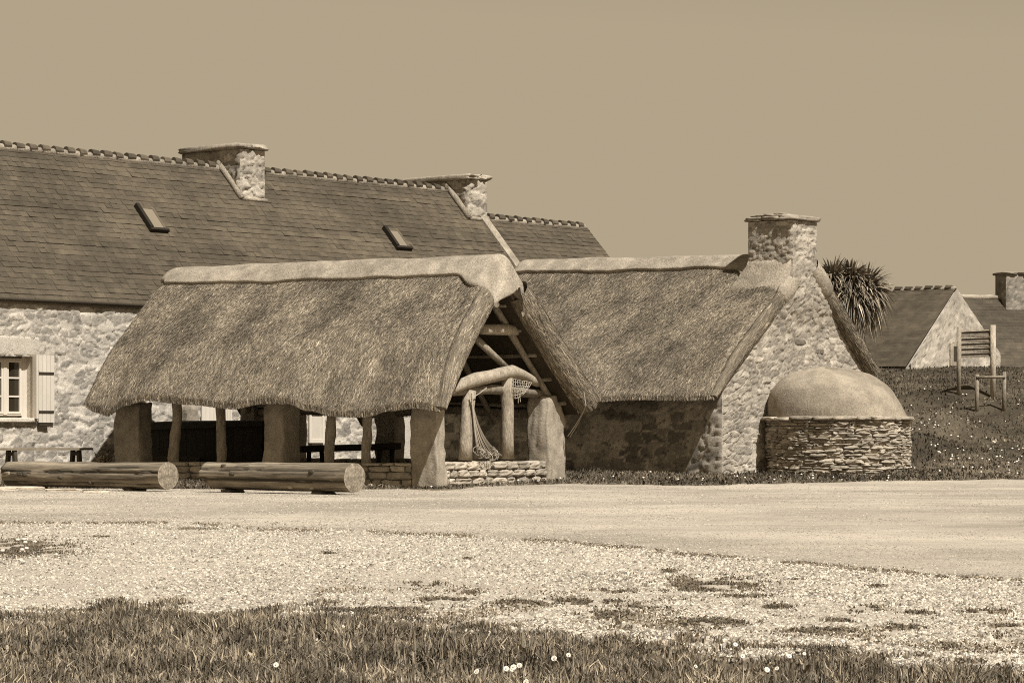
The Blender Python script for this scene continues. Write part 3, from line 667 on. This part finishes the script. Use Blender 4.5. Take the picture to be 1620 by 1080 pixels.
xa, xb = E.sx(1590, 2.9), E.sx(1626, 2.9); zt = E.z(434, xa, 3); m = MB(); rubble_box(m, xa, xb, 2.8, 4, rzd-.6, zt, res=.08, sa=.4, sb=.2, sd=16, relief=.04, stone=(.4, .7), mort=.7); ck = m.build('chimney', 'rubble_gable', fd, True)
m = MB(); slabs(m, xa, xb, 2.8, 4, zt, .12, 61, .12, 2); m.build('chimney_cap', 'granite', ck, True)
# ================================================================== PALM
px_, Yp = 1330, 92.0; PX = (px_-CX)/FPX*Yp; gp = gz(PX, Yp)
P = Frame(PX, Yp, 0, gp); pt = P.empty('palm_tree', 'bushy palm with long narrow drooping leaves behind the oven house chimney', 'palm')
zc_ = EYE+(HY-456)/FPX*Yp-gp
m = MB(); m.tube([(0, 0, -.2), (.05, 0, zc_*.4), (-.02, 0, zc_*.8), (0, 0, zc_-.05)], [.2, .16, .14, .13], 12, .04); m.build('trunk', 'trunk', pt, True)
m = MB(); r = random.Random(12)
for hx, hy, hz_, cnt, sc in ((-.95, .1, .0, 640, .92), (.8, -.1, -.02, 740, .98), (-.3, -.2, .22, 760, .9), (.32, -.2, .2, 700, .9), (-.4, -.2, -.25, 420, .95), (.3, -.3, -.25, 460, 1.0)):
    for _ in range(cnt):
        az = r.random()*2*math.pi; el = math.asin(r.uniform(-.85, 1)); L = sc*r.uniform(.8, 1.2)
        if el < 0: L *= .88
        d = Vector((math.cos(az)*math.cos(el), math.sin(az)*math.cos(el), math.sin(el))); side = d.cross(Vector((0, 0, 1))).normalized()
        if r.random() < .5: side = (side+Vector((0, 0, 1))*r.uniform(-.8, .8)).normalized()
        p = Vector((hx, hy, zc_+hz_)); w = r.uniform(.022, .044); droop = r.uniform(.2, .8)*(1.2-el/2); vs = []; ti = r.uniform(.45, 1.5)
        if r.random() < .22: ti *= 2.2
        if el < -.25: ti *= r.uniform(.6, 1.9)
        for k in range(6):
            f = k/5; q = p+d*L*f+Vector((0, 0, -droop*f*f*f*.8)); ww = w*(.8, 1, 1, .85, .6, .08)[k]; vs += [q-side*ww, q+side*ww]
        m.add(vs, [(2*k, 2*k+1, 2*k+3, 2*k+2) for k in range(5)], ti)
m.build('crown', 'palm_leaf', pt)
# ================================================================== SLATTED BOARD AND RAIL ON THE BANK
def bank_frame(px, py, deg, y0=80): X_, Y_ = ground_at(px, py, y0); return Frame(X_, Y_, deg, gz(X_, Y_))
B1 = bank_frame(1517, 624, -18)
sg = B1.empty('slatted_board', 'wooden board of horizontal slats between two tall posts on the grassy bank', 'board')
xb = B1.sx(1571, 0)
for x, t, py in ((0, 1.0, 517), (xb, 1.5, 514)):
    m = MB(); m.tube([(x, 0, -.3+B1.g(x, 0)), (x, 0, B1.z(py, x, 0))], [.105, .095] if x else [.08, .075], 10, .01, t); m.build('post', 'timber', sg, True)
for i, py in enumerate((529, 538.5, 546.5, 554.5, 562.5)):
    z = B1.z(py, .8, 0); m = MB(); hh = .1 if i == 0 else .07
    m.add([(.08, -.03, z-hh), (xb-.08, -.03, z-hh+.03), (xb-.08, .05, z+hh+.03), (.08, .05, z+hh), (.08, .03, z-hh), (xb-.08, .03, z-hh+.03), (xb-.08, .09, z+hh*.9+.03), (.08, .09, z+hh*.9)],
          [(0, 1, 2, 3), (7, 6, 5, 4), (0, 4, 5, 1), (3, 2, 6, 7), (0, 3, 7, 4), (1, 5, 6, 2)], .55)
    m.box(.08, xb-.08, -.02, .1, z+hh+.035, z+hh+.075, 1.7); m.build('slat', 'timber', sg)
B3 = bank_frame(1545, 650, -8)
rf = B3.empty('rail_fence', 'short weathered post-and-rail fence in front of the slatted board', 'fence')
x2 = B3.sx(1588, 0)
for x, py in ((0, 592), (x2, 588)):
    m = MB(); m.tube([(x, 0, B3.g(x, 0)-.2), (x+.02, 0, B3.z(py, x, 0))], .065, 8, .02, .9); m.build('post', 'timber', rf, True)
m = MB(); m.tube([(-.02, -.05, B3.z(597, 0, 0)), (x2+.05, -.05, B3.z(596, x2, 0))], .05, 8, .01, .8); m.build('rail', 'timber', rf, True)
# ================================================================== LOGS, BENCH, SHRUB
def log_bench(pxl, pxr, pyb, deg, rad, label, seed, taper=0, back=None):
    Y = EYE*FPX/(pyb-HY); g_ = (pxr-CX)/FPX*Y; Fm = Frame(g_, Y+.0, deg, 0)
    xl = Fm.sx(pxl, 0); o = Fm.empty('log_bench', label, 'log', 'felled logs set as benches')
    r = random.Random(seed); m = MB(); n = 64; vs = []; ts = []; k = 60; zc = rad+.07; cracks = [r.uniform(2.6, 4.2), r.uniform(2.2, 3.4), r.uniform(3.2, 5)]
    for i in range(k):
        f = i/(k-1); x = xl*(1-f)
        for j in range(n):
            a = 2*math.pi*j/n; rr = rad*(1+.085*N3(x*.7+seed, math.cos(a)*1.2, math.sin(a)*1.2)+.035*N3(x*.25+seed, math.cos(a)*5, math.sin(a)*5)+.012*N3(x*3, a*5, seed))
            rr *= 1-.05*(1-f); rr -= .02*max(0, N3(x*.9+seed, math.cos(a)*1.5, math.sin(a)*1.5)); ck = min(abs(math.atan2(math.sin(a-c0-.12*N3(x*1.2, q_, seed)), math.cos(a-c0-.12*N3(x*1.2, q_, seed)))) for q_, c0 in enumerate(cracks)); crk = ck < .06 and N3(x*.8, seed, 3) > -.25
            if crk: rr -= .03
            x2 = x
            if taper and f < .12 and math.sin(a) < .1: x2 += taper*(.1-math.sin(a))*(1-f/.12)
            vs.append((x2, rr*math.cos(a), zc+rr*math.sin(a))); gq = N3(x*.45+seed*2, math.cos(a)*9, math.sin(a)*9); ts.append(max(.3, 1.05+.45*N3(x*.5, math.cos(a)*3, math.sin(a)*3+seed)+.5*N3(x*1.2, math.cos(a)*16, math.sin(a)*16)-(.55 if gq > .36 else 0)-(.7 if crk else 0)))
    m.add(vs, [(i*n+j, (i+1)*n+j, (i+1)*n+(j+1) % n, i*n+(j+1) % n) for i in range(k-1) for j in range(n)]+[tuple(range(n))], ts)
    lg = m.build('trunk', 'log_bark', o, True)
    m = MB(); vs = [(.012, 0, zc)]; tt = [.8]
    for q in range(1, 9):
        for j in range(n):
            a = 2*math.pi*j/n; p = m_ = None; f = q/8; x = 0
            rr = rad*(1+.05*N3(seed, math.cos(a)*1.2, math.sin(a)*1.2)+.035*N3(seed, math.cos(a)*5, math.sin(a)*5))
            vs.append((.012*(1-f**6)+.006*N3(math.cos(a)*3*f, math.sin(a)*3*f, seed), rr*f*math.cos(a), zc+rr*f*math.sin(a))); tt.append((.9 if q % 2 else 1.08)*(.75 if abs(N3(math.cos(a)*2, math.sin(a)*2, seed)) < .05 else 1))
    fs = [(0, 1+j, 1+(j+1) % n) for j in range(n)]+[(1+(q-1)*n+j, 1+q*n+j, 1+q*n+(j+1) % n, 1+(q-1)*n+(j+1) % n) for q in range(1, 8) for j in range(n)]
    m.add(vs, fs, tt); m.build('cut_end', 'log_end', o, True)
    for _ in range(5):
        x = xl*r.uniform(.08, .95); a = r.uniform(2.3, 4.0); m = MB(); m.rock((x, rad*.97*math.cos(a), zc+rad*.97*math.sin(a)), (.07, .05, .045), 0, r.random()*9, .3, 4, r.choice((.4, 1.6)), 3); m.build('knot', 'log_bark', o, True)
    for f in (.18, .8):
        m = MB(); m.rock((xl*(1-f), 0, .045), (.16, rad*.8, .05), 0, seed+f, .15, 4, .5); m.build('support_block', 'old_wood', o)
    return Fm, xl
Fl1, xl1 = log_bench(16, 266, 779, -43, .30, 'stripped log on the gravel edge, the left one of the two whole logs', 3)
Fl2, xl2 = log_bench(328, 561, 784, -43, .305, 'stripped log with a notched left end lying before the shelter wall', 9, .35)
Fl3, xl3 = log_bench(-260, -13, 782, -36, .29, 'cut log end just showing at the left edge of the photo', 14)
k = 0
for px, py, w, h in ((30, 776, .55, .05), (150, 780, .3, .03), (100, 778, .4, .04), (8, 777, .25, .05)):
    X_, Y_ = ground_at(px, py, 40); m = MB(); m.rock((X_, Y_+.1, h), (w, .14, h), .1, px, .15, 5, 1.5, 5)
    tag(m.build('flat_stone', 'granite'), ['pale flat stone under the left end of the left log', 'thin pale stone below the right half of the left log', 'pale flat stone under the middle of the left log', 'small pale stone between the cut log end and the left log'][k], 'stone', 'flat stones under the logs'); k += 1
yb = -1.0; bx0, bx1 = K.sx(-55, yb), K.sx(140, yb); Bn = Frame(*K.w(bx0, yb)[:2], 48.65, K.g(bx0, yb)+K.oz); L = bx1-bx0
bn = Bn.empty('plank_bench', 'low wooden plank bench along the pale house wall behind the logs', 'bench')
zt = Bn.z(708, L, 0); m = MB(); m.box(-.1, L, -.2, .22, zt-.06, zt, 1.8); m.build('seat', 'old_wood', bn)
for px in (22, 124):
    x = Bn.sx(px, -.1)
    m = MB(); 
    for s_ in (-1, 1): m.add([(x-.05, s_*.2-.05, -.1), (x+.05, s_*.2-.05, -.1), (x+.05, s_*.2+.05, -.1), (x-.05, s_*.2+.05, -.1), (x-.05, s_*.12-.05, zt-.062), (x+.05, s_*.12-.05, zt-.062), (x+.05, s_*.12+.05, zt-.062), (x-.05, s_*.12+.05, zt-.062)], [(3, 2, 1, 0), (4, 5, 6, 7), (0, 1, 5, 4), (1, 2, 6, 5), (2, 3, 7, 6), (3, 0, 4, 7)], .5)
    m.box(x-.045, x+.045, -.17, .17, zt-.2, zt-.1, .5); m.build('trestle_leg', 'old_wood', bn)
def leaf_ball(m, c, rx, rz, cnt, r, size=.06):
    for _ in range(cnt):
        d = Vector((r.gauss(0, 1), r.gauss(0, 1), r.gauss(0, 1))).normalized(); q = r.random()**.4
        p = Vector(c)+Vector((d.x*rx*q, d.y*rx*q, abs(d.z)*rz*q)); p += d*.1*N3(p.x*5, p.y*5, p.z*5)
        a = Vector((r.gauss(0, 1), r.gauss(0, 1), r.gauss(0, 1))).normalized()*size*r.uniform(.6, 1.4); b = a.cross(d+Vector((.1, .2, .3))).normalized()*size*.5
        m.add([p-a, p+b, p+a, p-b], [(0, 1, 2, 3)], r.uniform(.7, 2.2))
sxx = K.sx(163, -.6); Sb = Frame(*K.w(sxx, -.6)[:2], 0, K.g(sxx, -.6)+K.oz)
o = Sb.empty('shrub', 'small scruffy shrub at the foot of the house wall beside the shelter', 'shrub')
m = MB(); r = random.Random(5); leaf_ball(m, (0, 0, .05), .27, .5, 520, r); m.t = [t*1.7 for t in m.t]; m.build('foliage', 'grass', o)
m = MB()
for i in range(6): m.tube([(0, 0, 0), (r.uniform(-.25, .25), r.uniform(-.2, .2), .6)], .012, 5)
m.build('stem', 'trunk', o)
# ================================================================== GROUND
def axis(lo, hi, step, far):
    a = []; x = lo
    while x <= hi+1e-6: a.append(x); x += step
    ext = []; d = step; x = hi
    while x < far: d *= 1.5; x += d; ext.append(x)
    ext2 = []; d = step; x = lo
    while x > -far: d *= 1.5; x -= d; ext2.append(x)
    return ext2[::-1]+a+ext
xs, ys = axis(-22, 30, .5, 2500), axis(8, 140, .5, 2500)
m = MB(); m.grid(lambda i, j: (xs[i], ys[j], gz(xs[i], ys[j])+(.03*N3(xs[i]*.9, ys[j]*.9, 0) if ys[j] > 76 and xs[i] > 9.5 else 0)), len(xs), len(ys), lambda i, j: (1+.5*sstep(15, 9, xs[i])*sstep(60, 66, ys[j])*sstep(70, 67, ys[j]))*(1-.4*sstep(76, 80, ys[j]))*(1+.5*N3(xs[i]*.35, ys[j]*.2, 6)))
tag(m.build('ground', 'ground', None, True), None, None, None, 'structure')
ROADE = [(-400, 826), (0, 828), (130, 829), (270, 828), (340, 832), (420, 839), (560, 842), (700, 848), (850, 857), (980, 867), (1100, 880), (1250, 893), (1400, 905), (1500, 915), (1620, 921), (2100, 940), (3600, 1000)]
FARE = [(-400, 772), (640, 774), (700, 776), (760, 770), (830, 767), (890, 765), (950, 766), (1100, 768), (1250, 764), (1450, 760), (1620, 758), (2100, 756), (3600, 754)]
GRAE = [(-600, 972), (0, 966), (110, 962), (160, 950), (230, 955), (320, 958), (520, 958), (640, 966), (720, 985), (860, 995), (960, 985), (1060, 1000), (1150, 1012), (1300, 1010), (1400, 1022), (1500, 1035), (1620, 1045), (2200, 1060), (3600, 1100)]
def flatpt(px, py):
    X_, Y_ = ground_at(px, py, 8); return X_, Y_
def strip(name, near, far, dz, nrow, matn, wob, kind='structure', step=14, lo=-1200, hi=3600):
    m = MB(); cols = []
    for px in range(lo, hi+1, step):
        a, b = interp(near, px), interp(far, px); a += wob*N3(px*.02, 1, 0)+wob*.6*N3(px*.09, 3, 0); b += wob*.8*N3(px*.02, 7, 0)+wob*.5*N3(px*.09, 9, 0)
        x0, y0 = flatpt(px, a); x1, y1 = flatpt(px, b)
        col = []
        for k in range(nrow+1):
            f = k/nrow; x, y = x0+(x1-x0)*f, y0+(y1-y0)*f; e = min(1, min(f, 1-f)*8)
            col.append((x, y, gz(x, y)+dz*e+.001+.004*e*N3(x*.7, y*.7, 2)))
        cols.append(col)
    m.grid(lambda i, j: cols[i][j], len(cols), nrow+1, 1.0)
    return tag(m.build(name, matn, None, True), None, None, None, kind)
strip('road', ROADE, FARE, .022, 30, 'road', 2.2)
GRA2 = [(a, b+34) for a, b in GRAE]; GR3 = [(a, b-2) for a, b in ROADE]
strip('gravel_path', GRA2, GR3, .012, 30, 'gravel', 4)
# loose stones on the gravel (uncountable)
r = random.Random(3); m = MB(); cnt = 0
PATCH = [(1125, 927, 85, 13), (30, 868, 100, 16), (10, 870, 70, 10), (670, 926, 30, 4), (740, 938, 26, 5), (920, 955, 60, 6), (820, 958, 50, 7), (1060, 905, 14, 3), (1370, 967, 26, 5), (1460, 972, 30, 4), (1560, 972, 40, 5), (620, 970, 60, 8), (1120, 988, 70, 6), (1500, 1024, 16, 5), (1430, 995, 30, 5), (1220, 962, 40, 4), (740, 885, 10, 2), (520, 877, 12, 2), (430, 829, 14, 2.5), (300, 838, 40, 2), (960, 938, 40, 3), (980, 976, 60, 6), (1300, 1002, 50, 5), (560, 876, 14, 2), (160, 850, 20, 2), (1260, 920, 18, 2), (1180, 945, 40, 3), (1590, 995, 30, 4), (1020, 962, 40, 4), (700, 952, 40, 4), (1390, 930, 14, 2), (1330, 985, 30, 3)]
def inpatch(px, py):
    v = 0
    for a, b, c, d in PATCH:
        q = 1-(((px-a)/c)**2+((py-b)/d)**2); v = max(v, q)
    return v
while cnt < 85000:
    px = r.uniform(-150, 1780); t = r.random()**1.25; a, b = interp(GRAE, px)+30, interp(ROADE, px)+2-abs(r.gauss(0, 5)); py = b+(a-b)*t
    Y = EYE*FPX/(py-HY); x, y = (px-CX)/FPX*Y, Y
    if inpatch(px, py) > .3 and r.random() < .85: continue
    cnt += 1; s_ = r.uniform(.006, .015)*(1.5 if r.random() < .12 else 1)*(1.2 if t < .4 else 1); a = r.random()*6.28; c, d = math.cos(a)*s_, math.sin(a)*s_; e = r.uniform(.6, 1); h = s_*r.uniform(.5, .9)
    z = gz(x, y)+.012
    m.add([(x+c, y+d, z), (x-d*e, y+c*e, z+h*.1), (x-c, y-d, z), (x+d*e, y-c*e, z-h*.1), (x+c*.2, y-d*.2, z+h)], [(0, 1, 4), (1, 2, 4), (2, 3, 4), (3, 0, 4)], min(1.6, max(.25, math.exp(r.gauss(-.15, .65)))))
for _ in range(60000):                                 # grit on the road
    px = r.uniform(-60, 1690); a, b = interp(ROADE, px)-1, interp(FARE, px)+1; py = b+(a-b)*r.random(); Y = EYE*FPX/(py-HY); x, y = (px-CX)/FPX*Y, Y
    s_ = r.uniform(.010, .024)*min(1, Y/58); z = gz(x, y)+.022; ti = math.exp(r.gauss(-.42, .38)); an = r.random()*6.28; c, d = math.cos(an)*s_, math.sin(an)*s_
    m.add([(x+c, y+d, z), (x-d, y+c, z), (x-c, y-d, z), (x+d, y-c, z), (x, y, z+s_*r.uniform(.3, .6))], [(0, 1, 4), (1, 2, 4), (2, 3, 4), (3, 0, 4)], min(1.5, max(.2, ti)))
tag(m.build('loose_gravel', 'pebble'), 'loose pale gravel strewn between the road and the grass', 'gravel', None, 'stuff')
# ------------------------------------------------------------------ grass
def blade(m, x, y, z, h, w, r, lean=.5, ti=1.0, seg=2):
    a = r.random()*6.283; la = r.random()*6.283; ln = h*lean*r.random(); dx, dy = math.cos(a)*w, math.sin(a)*w; lx, ly = math.cos(la)*ln, math.sin(la)*ln
    m.add([(x-dx, y-dy, z), (x+dx, y+dy, z), (x+lx*.35+dx*.8, y+ly*.35+dy*.8, z+h*.6), (x+lx*.35-dx*.8, y+ly*.35-dy*.8, z+h*.6), (x+lx, y+ly, z+h*(1-.25*ln/h))], [(0, 1, 2, 3), (3, 2, 4)], ti)
m = MB(); cnt = 0
while cnt < 120000:
    y = 12.6+r.random()*8.6; hw = .21*y+.5; x = r.uniform(-hw, hw)
    px = CX+x/y*FPX; py = HY+EYE/y*FPX; ed = interp(GRAE, px)+9*N3(px*.02, 0, 5)+7*N3(px*.07, 2, 5)+5*N3(px*.2, 2, 9)
    d = py-ed-12-12*sstep(800, 1100, px)
    if d < -14: continue
    den = N3(x*3.2, y*3.2, 1)
    if d < 44 and r.random() > .32+den*1.5+d/75: continue
    hole = sstep(.12, .4, N3(x*1.3, y*.7, 11))
    if r.random() < hole*.55: continue
    cnt += 1
    big = 1+1.3*N3(x*2.2, y*1.2, 7)
    tuft = math.exp(-((px-190)/45)**2)*math.exp(-((py-965)/14)**2)+.6*math.exp(-((px-500)/40)**2)*math.exp(-((py-962)/10)**2)+.5*math.exp(-((px-1150)/90)**2)*math.exp(-((py-1015)/15)**2)
    h = (.04+.085*r.random()*max(.3, big)+.16*tuft*r.random())*(.38+.62*sstep(-10, 50, d))*(1-.45*hole); ti = math.exp(r.gauss(0, .45))*(1+.7*N3(x*2.6, y*1.6, 3)+.4*N3(x*7, y*5, 2))
    if r.random() < .06: ti *= 1.9; h *= 1.25
    wide = r.random() < .16
    blade(m, x, y, gz(x, y), h*(.7 if wide else 1), (.014 if wide else .0045)*r.uniform(.7, 1.4), r, 1.3 if wide else .8, max(.3, min(ti, 2.8)))
tag(m.build('meadow_grass', 'grass'), 'rough unmown grass along the front edge of the gravel', 'grass', None, 'stuff')
# short turf on the bank, along the walls, and weeds in the gravel
m = MB(); cnt = 0
while cnt < 52000:
    y = 66+r.random()**1.3*62; x = r.uniform(-14, .235*y)
    if not (sstep(8.8, 11, x) > .2 and y > 74) :
        if y > 84 or y < 66.8: continue
        px = CX+x/y*FPX; py = HY+(EYE-gz(x, y))/y*FPX
        if py > interp(FARE, px)+1.5*N3(px*.05, 2, 2): continue
        lx = (x-F.ox)*F.c+(y-F.oy)*F.s; ly = -(x-F.ox)*F.s+(y-F.oy)*F.c
        if -10.4 < lx < .0 and -.05 < ly < 6.2: continue
        lx = (x-H.ox)*H.c+(y-H.oy)*H.s; ly = -(x-H.ox)*H.s+(y-H.oy)*H.c
        if lx < .02 and ly > -.0: continue
        if (lx-OX)**2+(ly-OY)**2 < ORAD**2: continue
    cnt += 1
    ti = .56*math.exp(r.gauss(0, .38))*(1+1.4*N3(x*.4, y*.22, 3)+.45*N3(x*2, y*2, 3))
    blade(m, x, y, gz(x, y)-.005, r.uniform(.03, .12)*(1+.7*N3(x, y, 9)), r.uniform(.012, .03), r, 1.1, max(.35, min(ti, 2.6)))
tag(m.build('turf', 'grass'), 'short rough turf on the bank and at the foot of the walls', 'turf', None, 'stuff')
m = MB()
for a, b, c, d in PATCH:
    for _ in range(int(c*d*5)+60):
        u, v = r.gauss(0, .5), r.gauss(0, .5); px, py = a+u*c, b+v*d; Y = EYE*FPX/(py-HY); x = (px-CX)/FPX*Y
        if N3(x*4, Y*2, 1)+.5*N3(x*11, Y*5, 1) < -.05: continue
        blade(m, x, Y, .008, r.uniform(.01, .035), r.uniform(.004, .010), r, 1.6, r.uniform(.45, 1.6))
for _ in range(15000):
    px = r.uniform(500, 1680); py = interp(GRAE, px)-abs(r.gauss(0, 34)); Y = EYE*FPX/(py-HY); x = (px-CX)/FPX*Y
    if N3(x*1.6, Y*.8, 4)+.4*N3(x*6, Y*4, 2) < .13: continue
    blade(m, x, Y, .008, r.uniform(.01, .03), r.uniform(.004, .010), r, 1.8, r.uniform(.7, 2.2))
for _ in range(9000):
    px = r.uniform(-50, 1700); py = interp(ROADE, px)-1+r.gauss(0, 1.5); Y = EYE*FPX/(py-HY); x = (px-CX)/FPX*Y
    if N3(px*.012, 3, 4)+.5*N3(px*.06, 1, 1) < -.18: continue
    blade(m, x, Y, .006, r.uniform(.008, .03), r.uniform(.006, .014), r, 1.8, r.uniform(.7, 2.2))
tag(m.build('gravel_weeds', 'grass'), 'low weeds in scattered dark patches on the gravel', 'weeds', None, 'stuff')
# flowers
def daisy_parts():
    st = MB(); st.tube([(0, 0, 0), (.004, 0, .08), (0, 0, .168)], .0025, 5, 0, 1.2)
    hd = MB(); n = 12; M_ = Matrix.Translation((0, 0, .17)) @ Matrix.Rotation(R(52), 4, 'X') @ Matrix.Translation((0, 0, -.17))
    for i in range(n):
        a = 2*math.pi*i/n; c, s_ = math.cos(a), math.sin(a); b = .007
        hd.add([(c*.001, s_*.001, .169), (c*.012-s_*b*.8, s_*.012+c*b*.8, .173), (c*.0175, s_*.0175, .168), (c*.012+s_*b*.8, s_*.012-c*b*.8, .173)], [(3, 2, 1, 0)])
    ey = MB(); ey.rock((0, 0, .173), (.005, .005, .003), 0, 1, .05, 3, 1.3, 2)
    for q in (hd, ey): q.v = [tuple(M_ @ Vector(p)) for p in q.v]
    return st, hd, ey
SP = [(435, 1049, 1), (757, 1060, 1), (806, 1055, 1), (819, 1053, 1.1), (822, 1050, 1), (836, 1076, 1), (879, 1038, 1.1), (899, 1033, .9), (1099, 1052, .7), (1161, 1018, .9), (1174, 1036, .9), (1212, 1057, 1), (1230, 1055, .8), (1246, 1036, .9), (1272, 1032, .7), (1330, 1012, .8), (540, 990, .7), (505, 1010, .6), (808, 1057, .9)]
proto = None
for i, (px, py, sc) in enumerate(SP):
    sc *= .82; Y = (EYE-.17*sc)*FPX/(py-HY); loc = ((px-CX)/FPX*Y, Y, 0)
    if proto is None:
        o = bpy.data.objects.new('daisy', None); COL.objects.link(o)
        tag(o, 'small white daisy standing in the rough grass at the front', 'flower', 'white daisies in the front grass')
        st, hd, ey = daisy_parts(); st.build('stem', 'grass', o); hh = hd.build('petals', 'petal', o); ey.build('flower_eye', 'rope', hh); proto = o; sub = hh.children[0]
    else:
        o = proto.copy(); COL.objects.link(o)
        for chd in list(proto.children):
            c = chd.copy(); COL.objects.link(c); c.parent = o
            for g2 in chd.children: d = g2.copy(); COL.objects.link(d); d.parent = c
    o.location = loc; o.rotation_euler = (R(12)+rnd.uniform(-.1, .1), rnd.uniform(-.12, .12), rnd.uniform(-.7, .7)); o.scale = (sc, sc, sc)
m = MB()
def speck(px0, px1, py0, py1, k, clump=1):
    for _ in range(k):
        a, b = r.uniform(px0, px1), r.uniform(py0, py1)
        for _ in range(r.randint(1, clump)):
            x, y = ground_at(a+r.gauss(0, 6), b+r.gauss(0, 2), 62); s_ = r.uniform(.018, .034); z = gz(x, y)+.08
            m.add([(x-s_, y, z), (x, y-s_*.4, z-s_*.6), (x+s_, y, z), (x, y+s_*.4, z+s_*.6)], [(0, 1, 2, 3)], r.uniform(.7, 1.1))
speck(1470, 1620, 690, 735, 22, 3); speck(1420, 1620, 606, 690, 16, 2); speck(1440, 1500, 668, 685, 6, 2); speck(910, 1440, 752, 764, 22, 1); speck(600, 900, 760, 772, 7, 1); speck(1450, 1620, 735, 755, 14, 1)
X0 = [(28, 858), (38, 857), (40, 862), (4, 876), (55, 861), (35, 874), (42, 872)]
for a, b in X0:
    Y = EYE*FPX/(b-HY); x = (a-CX)/FPX*Y; m.rock((x, Y, .035), (.022, .015, .013), 0, a, .1, 3, 1, 3)
tag(m.build('wildflowers', 'petal'), 'tiny white wildflowers scattered over the bank and turf', 'flowers', None, 'stuff')
# ================================================================== LIGHT, SKY, CAMERA
EL = R(54); sh_ = Vector((.56, -.83)).normalized(); SV = Vector((sh_.x*math.cos(EL), sh_.y*math.cos(EL), math.sin(EL)))
W = bpy.data.worlds.new('World'); S.world = W; W.use_nodes = True; nt = W.node_tree; bg = nt.nodes['Background']
PWV = 1.0
sky = nt.nodes.new('ShaderNodeTexSky'); sky.sky_type = 'NISHITA'; sky.sun_disc = False; sky.sun_elevation = EL; sky.sun_rotation = math.atan2(SV.x, SV.y)
bw = nt.nodes.new('ShaderNodeRGBToBW'); nt.links.new(sky.outputs[0], bw.inputs[0])
cl = nt.nodes.new('ShaderNodeMath'); cl.operation = 'MINIMUM'; cl.inputs[1].default_value = 4.4; nt.links.new(bw.outputs[0], cl.inputs[0])
pw = nt.nodes.new('ShaderNodeMath'); pw.operation = 'POWER'; pw.inputs[1].default_value = PWV; nt.links.new(cl.outputs[0], pw.inputs[0])
sc = nt.nodes.new('ShaderNodeVectorMath'); sc.operation = 'SCALE'; SKYV = .82
sc.inputs[0].default_value = (SKYV*1.0, SKYV*.825, SKYV*.565)
nt.links.new(pw.outputs[0], sc.inputs['Scale']); nt.links.new(sc.outputs[0], bg.inputs['Color']); bg.inputs['Strength'].default_value = .1
ld = bpy.data.lights.new('sun', 'SUN'); ld.energy = 5.0; ld.angle = R(.53); ld.color = (1, .965, .9)
lo = bpy.data.objects.new('sun', ld); COL.objects.link(lo); lo.location = SV*60; lo.rotation_euler = (-SV).to_track_quat('-Z', 'Y').to_euler()
cd = bpy.data.cameras.new('camera'); cam = bpy.data.objects.new('camera', cd); COL.objects.link(cam); S.camera = cam
cd.sensor_width = 36; cd.lens = 36*FPX/1620; cd.shift_y = (HY-540)/1620; cd.clip_start = .5; cd.clip_end = 6000
cam.location = (0, 0, EYE); cam.rotation_euler = (R(90), 0, 0)
S.view_settings.view_transform = 'Standard'; S.view_settings.look = 'None'; S.view_settings.exposure = .3; S.view_settings.gamma = 1
S.cycles.use_denoising = False
S.cycles.max_bounces = 6; S.cycles.filter_width = 1.05
